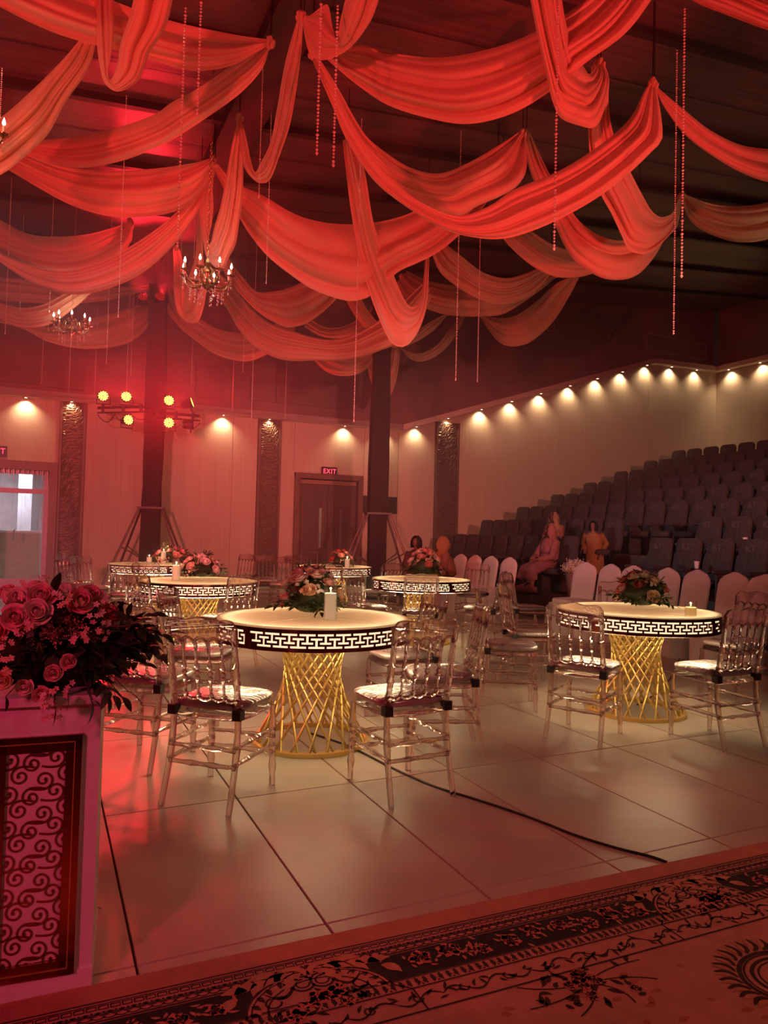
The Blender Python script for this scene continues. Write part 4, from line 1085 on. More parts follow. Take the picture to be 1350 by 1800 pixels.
# ================================================================== PEDESTAL
c0 = at_z(160, 1735); ang = math.radians(-6.0)
ux, uy = np.array([math.cos(ang), math.sin(ang)]), np.array([-math.sin(ang), math.cos(ang)])
PW, PD, PH = .33, .33, .815
pc = c0[:2] - ux * PW / 2 + uy * PD / 2
ped = thing('flower_pedestal', 'white flower pedestal with a gold framed scroll panel', 'pedestal', (pc[0], pc[1], 0), ang)
MB().box((0, 0, PH / 2), (PW, PD, PH)).build('body', M['white_paint'], ped, smooth=False)
MB().box((0, 0, PH + .013), (PW + .055, PD + .055, .026)).build('top_slab', M['white_paint'], ped, smooth=False)
MB().box((0, 0, .03), (PW + .004, PD + .012, .06)).build('plinth', M['white_paint'], ped, smooth=False)
for side in range(1):
    yb = -PD / 2
    z0, z1 = .056, .728; fw = .042; hw = PW / 2 - .047
    MB().box((0, yb - .003, (z0 + z1) / 2), (2 * hw, .006, z1 - z0)).build('backing_panel', M['pink_panel'], ped, smooth=False)
    fr = MB()
    for cx, sz in (((-hw + fw / 2, yb - .011, (z0 + z1) / 2), (fw, .012, z1 - z0)), ((hw - fw / 2, yb - .011, (z0 + z1) / 2), (fw, .012, z1 - z0)), ((0, yb - .011, z1 - fw / 2), (2 * hw, .012, fw)), ((0, yb - .011, z0 + fw / 2), (2 * hw, .012, fw))):
        fr.box(cx, sz)
    fr.build('frame', M['gold_dark'], ped, smooth=False)
    lip = MB(); a = hw - fw * .45; za, zb = z0 + fw * .45, z1 - fw * .45
    for p, q_ in (((-a, yb - .018, za), (-a, yb - .018, zb)), ((a, yb - .018, za), (a, yb - .018, zb)), ((-a, yb - .018, za), (a, yb - .018, za)), ((-a, yb - .018, zb), (a, yb - .018, zb))): lip.bar(p, q_, .003, .003)
    lip.build('frame_line', M['gold'], ped, smooth=False)
    # scroll fretwork : rows of spirals, two to a row, leaning in turn
    fx, fz0, fz1 = hw - fw, z0 + fw, z1 - fw; fret2 = MB(); yf = yb - .0075; cell = .047
    def ribbon(pts, w=.0050):
        P = []; n_ = len(pts)
        for i, p in enumerate(pts):
            a_, b__ = pts[max(i - 1, 0)], pts[min(i + 1, n_ - 1)]; d = np.array([b__[0] - a_[0], b__[1] - a_[1]]); d = d / (np.linalg.norm(d) + 1e-9); nx_, nz_ = -d[1], d[0]
            P.append([(p[0] + nx_ * w / 2, yf - .002, p[1] + nz_ * w / 2), (p[0] - nx_ * w / 2, yf - .002, p[1] - nz_ * w / 2), (p[0] - nx_ * w / 2, yf + .002, p[1] - nz_ * w / 2), (p[0] + nx_ * w / 2, yf + .002, p[1] + nz_ * w / 2), (p[0] + nx_ * w / 2, yf - .002, p[1] + nz_ * w / 2)])
        # keep inside the opening
        fret2.grid([[(min(max(x_, -fx), fx), y_, min(max(z_, fz0), fz1)) for x_, y_, z_ in row] for row in P])
    row = 0; z = fz0 - .01
    while z < fz1 + .03:
        for k in range(-2, 4):
            cx = (k + (.5 if row % 2 else 0)) * .060 - .01; cz = z + (.014 if k % 2 else 0)
            flip = 1 if (k + row) % 2 == 0 else -1
            sp = []
            for i in range(34):
                th = i / 33 * 2.6 * PI; rr = .0265 * (1 - .80 * i / 33); sp.append((cx + flip * rr * math.cos(th + PI * .5), cz + rr * math.sin(th + PI * .5) * flip))
            tail = [(sp[0][0] + flip * .036 * (1 - s_) , sp[0][1] + flip * (-.006 * (1 - s_) ** 2 + .002 * (1 - s_))) for s_ in (0, .35, .7)]
            pts = [p for p in tail + sp]
            if any(abs(p[0]) < fx and fz0 < p[1] < fz1 for p in pts):
                inside = [p for p in pts]
                ribbon(inside)
                e = sp[-1]
                if abs(e[0]) < fx - .004 and fz0 + .004 < e[1] < fz1 - .004:
                    fret2.lathe([(.0045, -.002), (.0045, .002)], 10).xf(TR((e[0], yf, e[1])) @ RX(PI / 2), len(fret2.v) - 20)
        z += cell; row += 1
    fret2.build('scroll_lattice', pm('gold_scroll', (.45, .20, .09), .25, metal=.9, var=.15), ped, smooth=False)

# big arrangement on the pedestal
fa = thing('flower_arrangement', 'large pink rose and dark foliage arrangement on the pedestal', 'flowers', (pc[0], pc[1], PH + .027))
r = random.Random(11); inv = Vector((pc[0], pc[1], PH + .027))
core_mb(.185, .16, .135, .12).xf(TR((.05, -.01, 0))).build('foam_core', M['leaf_dark'], fa)
def fpx(px, py, dp): return Vector(at_d(px, py, dp)) - inv
ctr = Vector((0, 0, .13))
BIG = [(72, 1047, 1.93, .050, 'pink'), (64, 1076, 1.88, .052, 'blush'), (26, 1085, 1.86, .050, 'pink'), (140, 1056, 1.97, .052, 'rosy'), (160, 1046, 2.02, .046, 'rosy'), (192, 1076, 2.0, .036, 'red'), (120, 1163, 1.93, .030, 'pink'), (93, 1183, 1.91, .032, 'pink'),
       (42, 1208, 1.90, .032, 'blush'), (72, 1221, 1.91, .032, 'pink'), (4, 1196, 1.86, .036, 'peach'), (30, 1050, 2.0, .046, 'blush'), (-10, 1110, 1.86, .048, 'rosy'), (-25, 1060, 1.95, .05, 'pink'), (100, 1042, 2.10, .040, 'blush'), (10, 1040, 2.1, .04, 'pink'), (-30, 1180, 1.86, .04, 'pink'), (175, 1050, 2.2, .045, 'pink'), (120, 1035, 2.25, .045, 'blush'), (60, 1030, 2.25, .045, 'pink')]
for px, py, dp, s, c in BIG:
    p = fpx(px, py, dp); d = (p - ctr); d = d.normalized() + Vector((.0, -.25, .15)); place(ROSE[c], fa, p, d, s * .62, r.uniform(0, 6), 'rose')
for px, py, dp, c in [(45, 1035, 1.95, 'pink'), (105, 1052, 1.93, 'blush'), (118, 1060, 1.93, 'peach'), (170, 1085, 1.97, 'blush'), (35, 1100, 1.87, 'pink'), (48, 1095, 1.87, 'pink'), (170, 1112, 1.98, 'pink'), (145, 1118, 1.97, 'pink'), (75, 1030, 2.0, 'peach'), (10, 1160, 1.86, 'peach'), (5, 1140, 1.86, 'peach'), (90, 1230, 1.9, 'blush'), (115, 1210, 1.93, 'pink'), (130, 1045, 2.0, 'blush'), (180, 1060, 2.0, 'blush'), (90, 1255, 1.9, 'pink'), (10, 1050, 1.95, 'pink'), (140, 1040, 2.05, 'red')]:
    p = fpx(px, py, dp); place(r.choice(BLOS[c]), fa, p, (p - ctr) + Vector((0, -.1, .1)), .026, r.uniform(0, 6), 'blossom_cluster')
for px, py, dp, c in [(85, 1115, 1.9, 'rosy'), (140, 1090, 1.93, 'rosy'), (120, 1095, 1.93, 'olive'), (60, 1130, 1.88, 'olive'), (10, 1120, 1.86, 'olive'), (185, 1120, 1.97, 'olive'), (150, 1105, 1.93, 'rosy'), (100, 1120, 1.9, 'rosy'), (70, 1010, 2.0, 'rosy')]:
    p = fpx(px, py, dp); d = (p - ctr); place_leaf(r.choice(TWIG[c]), fa, p - d * .25, d + Vector((0, -.05, .05)), .065, r.uniform(0, 6), 'filler_twig')
def leaf_to(a, b, s, k='leaf_dark', n='leaf'):
    p, q_ = fpx(*a), fpx(*b); place_leaf(LEAF[k], fa, p, q_ - p, (q_ - p).length * s, r.uniform(-.6, .6), n)
    c_ = Vector((.05, -.02, .13)); MB().tube([p, p.lerp(c_, .35) + Vector((0, 0, .01)), p.lerp(c_, .75)], .0016, 4).build('leaf_stem', M['leaf_dark'], fa)
for a, b in [((95, 1045, 1.97), (100, 1010, 1.97)), ((228, 1100, 2.0), (258, 1083, 2.0)), ((225, 1085, 2.0), (228, 1062, 2.0)), ((240, 1140, 2.0), (262, 1160, 2.02)), ((225, 1135, 2.0), (246, 1125, 2.0)), ((235, 1185, 2.0), (256, 1190, 2.0)),
             ((225, 1215, 1.98), (254, 1232, 1.98)), ((200, 1215, 1.96), (207, 1238, 1.96)), ((215, 1225, 1.97), (232, 1245, 1.97)), ((190, 1225, 1.93), (196, 1250, 1.93)), ((163, 1230, 1.9), (180, 1240, 1.9)), ((162, 1235, 1.9), (163, 1268, 1.9)), ((95, 1235, 1.88), (102, 1268, 1.88)),
             ((120, 1225, 1.9), (122, 1246, 1.9)), ((110, 1085, 1.9), (68, 1083, 1.88)), ((10, 1225, 1.86), (15, 1247, 1.86)), ((205, 1110, 1.95), (240, 1117, 1.96)), ((200, 1075, 1.98), (222, 1085, 1.97)), ((180, 1155, 1.94), (186, 1180, 1.94)), ((150, 1145, 1.92), (120, 1160, 1.9)), ((60, 1150, 1.88), (45, 1145, 1.87))]:
    leaf_to(a, b, 1.15)
for k in range(190):
    th = r.uniform(-PI * .95, .35); e = r.uniform(-.35, 1.2); rad = Vector((.235 * math.cos(e) * math.cos(th), .21 * math.cos(e) * math.sin(th), .115 + .14 * math.sin(e))); p = rad * r.uniform(.75, 1.0) + Vector((.045, -.01, 0)); p.z = max(p.z, .01)
    tang = Vector((r.uniform(-1, 1), r.uniform(-1, 1), r.uniform(-1, .4))); d = (rad.normalized() * .8 + tang * .6)
    place_leaf(LEAF[r.choice(['leaf_dark', 'leaf_dark', 'leaf'])], fa, p, d, r.uniform(.045, .075), r.uniform(-1, 1), 'leaf')
for k in range(22):
    th = -PI * .95 + 1.25 * PI * k / 21; p = Vector((.05 + .15 * math.cos(th), .13 * math.sin(th), r.uniform(.03, .16))); d = Vector((math.cos(th), math.sin(th), r.uniform(-.35, .5)))
    place_leaf(r.choice(SPRIG[r.choice(['leaf_dark', 'leaf'])]), fa, p, d, r.uniform(.12, .16), r.uniform(-.8, .8), 'leaf_sprig')
# fallen sprig on the floor by the pedestal
p = at_z(178, 1600); o = obj('fallen_sprig', SPRIG['leaf_dark'][1]); o.location = (p[0], p[1], .006); o.scale = (.09,) * 3; o.rotation_euler = (0, 0, 1.2)
tag(o, 'small dark sprig fallen on the floor beside the pedestal', 'leaf sprig')

# ================================================================== RUG
RUG0 = np.array([1.5, 2.212]); RA = math.radians(-1.55)
rug = thing('persian_rug', 'red and cream patterned rug with a black floral border', 'rug', (RUG0[0], RUG0[1], 0), RA)
RU0, RU1, RV1 = -3.2, 4.2, 4.0
M['rug_field'] = pm('rug_field', (.62, .30, .22), .95, var=.08, scale=14, bump=.5, bscale=260)
M['rug_edge'] = pm('rug_plain_edge', (.58, .24, .16), .95, var=.08, scale=14, bump=.5, bscale=260)
M['rug_black'] = pm('rug_black', (.022, .014, .012), .95, var=.3, scale=20)
M['rug_line'] = pm('rug_brown_line', (.05, .02, .016), .95)
M['rug_tan'] = pm('rug_tan', (.55, .27, .16), .95, var=.15, scale=30)
M['rug_rose'] = pm('rug_rose', (.60, .20, .15), .95, var=.2, scale=40)
M['rug_tonal'] = pm('rug_tone_leaf', (.45, .16, .10), .95, var=.15, scale=30)  # woven leaf tone, a little deeper than the field
RT_ = .008
MB().box(((RU0 + RU1) / 2, -RV1 / 2, RT_ / 2), (RU1 - RU0, RV1, RT_)).build('pile', M['rug_field'], rug, smooth=False)
MB().box(((RU0 + RU1) / 2, 0.0, RT_ / 2 + .0004), (RU1 - RU0, .004, RT_ + .0008)).build('hem', M['rug_tan'], rug, smooth=False)
class Flat:
    """flat woven motifs lying in the pile"""
    def __init__(s, lev): s.m = MB(); s.z = RT_ + .0004 * lev
    def poly(s, pts):
        s.m.add([(u, -v, s.z) for u, v in pts], [tuple(range(len(pts)))])
    def rect(s, u0, u1, v0, v1): s.poly([(u0, v0), (u1, v0), (u1, v1), (u0, v1)])
    def line(s, pts, w):
        n_ = len(pts); L = []
        w = [x * 1.45 for x in w] if hasattr(w, '__len__') else [w * 1.45] * n_
        for i in range(n_):
            a, b = np.array(pts[max(i - 1, 0)]), np.array(pts[min(i + 1, n_ - 1)]); d = b - a; d = d / (np.linalg.norm(d) + 1e-9); nn = np.array([-d[1], d[0]])
            p = np.array(pts[i]); L.append((p + nn * w[i] / 2, p - nn * w[i] / 2))
        for (a, b), (c, d) in zip(L, L[1:]): s.poly([tuple(a), tuple(b), tuple(d), tuple(c)])
    def leaf(s, u, v, a, L, w, bend=.25):
        pts, ws = [], []
        for t in np.linspace(0, 1, 7):
            th = a + bend * t * 2; pts.append((u + L * t * math.cos(a + bend * t), v + L * t * math.sin(a + bend * t))); ws.append(max(.0004, w * math.sin(PI * min(.98, t + .04))))
        s.line(pts, ws)
    def arc(s, u, v, r, a0, a1, w, n_=14):
        s.line([(u + r * math.cos(a), v + r * math.sin(a)) for a in np.linspace(a0, a1, n_)], w)
    def disc(s, u, v, r, n_=10): s.poly([(u + r * math.cos(2 * PI * k / n_), v + r * math.sin(2 * PI * k / n_)) for k in range(n_)])
    def build(s, name, mat):
        o = s.m.build(name, mat, rug, smooth=False); o['kind'] = 'stuff'; return o
UA, UB = -1.75, 2.0
edge = Flat(1); edge.rect(RU0, RU1, 0.003, .085); edge.build('plain_edge_band', M['rug_edge'])
blk = Flat(1); ln = Flat(3); tan = Flat(4); ros = Flat(5); shd = Flat(1); blk2 = Flat(6)
blk.rect(RU0, RU1, .178, .296)
for v, w in ((.088, .004), (.100, .003), (.172, .005), (.300, .004), (.306, .002), (.352, .004), (.452, .005)):
    ln.line([(RU0, v), (RU1, v)], w)
u = UA
while u < UB:      # egg and dart band
    ln.line([(u + .003, .107), (u + .027, .107), (u + .027, .122), (u + .003, .122), (u + .003, .107)], .0035)
    ln.arc(u + .015, .130, .019, .15, PI - .15, .004, 9); ln.arc(u + .015, .132, .011, .2, PI - .2, .003, 7); ln.disc(u + .015, .136, .0045, 6); ln.arc(u + .030, .142, .022, .6, PI - .6, .003, 7)
    u += .031
u = UA
while u < UB:      # second dart band
    ln.leaf(u, .310, PI / 2 - .45, .036, .011, .5); ln.leaf(u + .030, .310, PI / 2 + .45, .036, .011, -.5); tan.leaf(u + .015, .314, PI / 2, .020, .010, 0); ln.disc(u + .015, .342, .004, 6)
    u += .052
u = UA
rr_ = random.Random(5)
while u < UB:      # vine band
    s_ = 1 if int(u * 10) % 2 else -1
    ln.line([(u + t * .15, .402 + s_ * .020 * math.sin(2 * PI * t)) for t in np.linspace(0, 1, 12)], [.002 + .004 * abs(math.sin(2 * PI * t)) for t in np.linspace(0, 1, 12)])
    for k in range(5): ln.leaf(u + .03 * k + .01, .402 + rr_.uniform(-.02, .02), rr_.uniform(0, 2 * PI), rr_.uniform(.025, .04), .007, rr_.uniform(-.9, .9))
    ln.arc(u + .07, .40, .014, 0, 4.6, .004)
    u += .15
def bloom(u, v, s, fl_=ros, dk=blk2):
    for k in range(9):
        a = 2 * PI * k / 9 + rr_.uniform(-.3, .3); fl_.leaf(u + .25 * s * math.cos(a), v + .25 * s * math.sin(a), a, s * rr_.uniform(.55, .9), s * .5, rr_.uniform(-.5, .5))
    for k in range(5):
        a = 2 * PI * k / 5 + rr_.uniform(0, 1); dk.arc(u + .3 * s * math.cos(a), v + .3 * s * math.sin(a), s * .24, a, a + 2.4, s * .09, 6)
    dk.disc(u, v, s * .16, 7)
MED = (-.735, .735, -2.2, 2.2)
u = UA
while u < UB:      # flowers along the black border
    if min(abs(u - m) for m in MED) > .27:
        bloom(u, .237 + rr_.uniform(-.02, .02), rr_.uniform(.028, .045))
        for k in range(9): shd_ = ros if k % 2 else tan; shd_.leaf(u + rr_.uniform(-.06, .06), .237 + rr_.uniform(-.045, .045), rr_.uniform(0, 2 * PI), rr_.uniform(.018, .034), .007, rr_.uniform(-.6, .6))
    u += .105
fld = Flat(2)
for um in MED[:2]:    # arched cartouches breaking the border
    n_ = 24; arcp = [(um + .215 * math.cos(a), .315 - .155 * math.sin(a)) for a in np.linspace(0, PI, n_)]
    fld.poly([(um - .215, .345)] + arcp[::-1] + [(um + .215, .345)])
    for rs_, w in ((1.0, .006), (.93, .003), (.72, .004)): ln.line([(um + .215 * rs_ * math.cos(a), .315 - .155 * rs_ * math.sin(a)) for a in np.linspace(0, PI, n_)], w)
    for k in range(13):
        a = PI * (k + .5) / 13; ln.leaf(um + .205 * math.cos(a), .315 - .148 * math.sin(a), math.atan2(math.sin(a), -math.cos(a)) - 0, .032, .013, .5); tan.disc(um + .178 * math.cos(a), .315 - .128 * math.sin(a), .006, 6)
    for s_ in (-1, 1):     # sweeping acanthus over the arch
        for k in range(7):
            f = k / 6; a0 = PI / 2 - s_ * (0.1 + 1.1 * f); bu, bv = um + s_ * (.02 + .20 * f), .165 - .02 * math.sin(PI * f) + .05 * f * f
            tan.leaf(bu, bv, (0 if s_ > 0 else PI) + s_ * (.35 - .9 * (k % 3) / 2), .10 - .03 * f, .026, s_ * .5)
            ln.leaf(bu, bv + .006, (0 if s_ > 0 else PI) + s_ * (.45 - .9 * (k % 3) / 2), .09 - .03 * f, .006, s_ * .5)
    for s_ in (-1, 1):
        ln.arc(um + s_ * .03, .215, .034, PI * .1, PI * 1.9, .006); ln.arc(um + s_ * .03, .215, .020, 0, 5, .004); tan.arc(um + s_ * .05, .18, .045, PI, 2 * PI, .014)
        ln.line([(um + s_ * (.05 + .10 * t), .21 + .05 * math.sin(3 * t)) for t in np.linspace(0, 1, 8)], [.001, .006, .009, .009, .008, .006, .004, .001])
        ln.arc(um + s_ * .13, .27, .022, 0, 4.6, .005)
    for k in range(7):
        bloom(um + rr_.uniform(-.13, .13), .30 + rr_.uniform(-.03, .05), rr_.uniform(.022, .034), ros, ln)
        for q2 in range(4): ln.leaf(um + rr_.uniform(-.15, .15), .30 + rr_.uniform(-.05, .06), rr_.uniform(0, 6.28), .035, .010, .5)
    for s_ in (-1, 1): ln.line([(um + s_ * .215, .315), (um + s_ * .26, .352), (um + s_ * .26, .452)], .004)
fld.build('cartouche_ground', M['rug_field'])
def spray(u, v, s, n_=26):
    for k in range(n_):
        a = rr_.uniform(0, 2 * PI); d = s * math.sqrt(rr_.random()); ln.leaf(u + d * math.cos(a) * 1.3, v + d * math.sin(a) * .7, rr_.uniform(0, 6.28), s * rr_.uniform(.16, .3), s * .07, rr_.uniform(-.8, .8))
    for k in range(7): bloom(u + rr_.uniform(-.8, .8) * s, v + rr_.uniform(-.5, .5) * s, s * rr_.uniform(.13, .2), ros, blk2)
    for k in range(8):
        a = PI * 2 * k / 8; ln.line([(u + s * t * 1.5 * math.cos(a + .5 * t), v + s * .8 * t * math.sin(a + .5 * t)) for t in np.linspace(.1, 1, 8)], s * .022)
spray(.02, .52, .16, 34); spray(-.75, .56, .15); spray(1.45, .55, .15); spray(.55, 1.05, .2)
for k in range(170):      # tone-on-tone leaves in the field
    u_, v_ = rr_.uniform(-1.0, 1.9), rr_.uniform(.50, 1.1)
    shd.leaf(u_, v_, rr_.uniform(-.5, .5) + (PI if k % 2 else 0), rr_.uniform(.03, .05), .014, rr_.uniform(-.5, .5))
# big wreath medallion in the field
for (mu, mv) in ((.62, .72), (-.62, .95)):
    for rs_, w in ((.155, .010), (.14, .004), (.115, .008), (.095, .004)): ln.line([(mu + rs_ * math.cos(a), mv + .8 * rs_ * math.sin(a)) for a in np.linspace(0, 2 * PI, 40)], w)
    for k in range(30):
        a = 2 * PI * k / 30; ln.leaf(mu + .165 * math.cos(a), mv + .135 * math.sin(a), a + .9, .07, .020, -.5); tan.leaf(mu + .175 * math.cos(a), mv + .145 * math.sin(a), a + .7, .06, .012, -.5)
    bloom(mu, mv, .06)
blk.build('black_border', M['rug_black']); shd.build('tonal_leaf_pattern', M['rug_tonal']); ln.build('dark_line_pattern', M['rug_line']); tan.build('tan_pattern', M['rug_tan']); ros.build('rose_pattern', M['rug_rose']); blk2.build('dark_petal_pattern', M['rug_line'])

# ================================================================== CEILING DRAPES
def crom(P, n):
    P = np.array(P, float); d = np.r_[0, np.cumsum(np.linalg.norm(np.diff(P, axis=0), axis=1) + 1e-6)]; d /= d[-1]
    out = []
    m = len(P)
    T = np.zeros_like(P)
    for i in range(m):
        a, b = max(i - 1, 0), min(i + 1, m - 1); T[i] = (P[b] - P[a]) / (d[b] - d[a])
    for t in np.linspace(0, 1, n):
        i = min(max(np.searchsorted(d, t) - 1, 0), m - 2); h = d[i + 1] - d[i]; u = (t - d[i]) / h
        out.append((2 * u ** 3 - 3 * u ** 2 + 1) * P[i] + (u ** 3 - 2 * u ** 2 + u) * h * T[i] + (-2 * u ** 3 + 3 * u ** 2) * P[i + 1] + (u ** 3 - u ** 2) * h * T[i + 1])
    return np.array(out)
def drape(label, A, B, d0, d1, mat='drape', folds=5, seed=0, knots=(True, True)):
    """A and B are the two hems of the swag as the photograph shows them; d0, d1 the distances of its two ties."""
    ns, nt = 60, 43; r = random.Random(seed); a, b = crom(A, ns), crom(B, ns)
    ph = [r.uniform(0, 6.28) for _ in range(4)]
    root_p = Vector(at_d(*((a[0] + b[0]) / 2), d0)); P = []
    for i in range(ns):
        s = i / (ns - 1); dep = 1 / ((1 - s) / d0 + s / d1)
        w = np.linalg.norm(a[i] - b[i]) * dep / F_PX
        belly = math.sin(PI * s)
        row = []
        for j in range(nt):
            t = j / (nt - 1)
            tw = t + .05 * math.sin(2 * PI * t + ph[0] + 2 * s)
            c1 = abs(math.sin(PI * folds * .5 * tw + ph[1] + .5 * math.sin(2.2 * s + ph[2]))); c2 = abs(math.sin(PI * folds * .95 * tw + ph[3] - .8 * s)); f = 2 * c1 ** .7 - 1.2 + (.9 * c2 ** .7 - .5)
            amp = min(.085, .15 * w) * (.72 + .28 * (1 - belly))
            off = -amp * f - .22 * w * math.sin(PI * t) * belly
            p = a[i] * (1 - t) + b[i] * t
            row.append(Vector(at_d(p[0], p[1], dep + off)) - root_p)
        P.append(row)
    m = MB().grid(P)
    o = thing('ceiling_drape', label, 'drape', root_p, 0, 'voile swags draped under the ceiling')
    m.build('swag', M[mat], o, angle=180)
    for k, (i, kn) in enumerate(((0, knots[0]), (ns - 1, knots[1]))):
        if not kn: continue
        e = (P[i][0] + P[i][-1]) / 2; top = ceil_z(e.x + root_p.x) - root_p.z - .01
        if top > e.z: MB().tube([e, (e.x, e.y, top)], .006, 5).build('tie', M['black'], o)
        kr = MB(); R_ = .05
        for q_ in range(7):
            an = q_ * .9; kr.lathe([(0, -.03), (.022, -.01), (.026, .02), (0, .05)], 6, (e.x + R_ * .6 * math.cos(an), e.y + .02 * math.sin(an * 2), e.z + R_ * .5 * math.sin(an)), cap=False)
        kr.build('knot', M[mat], o)
    return o
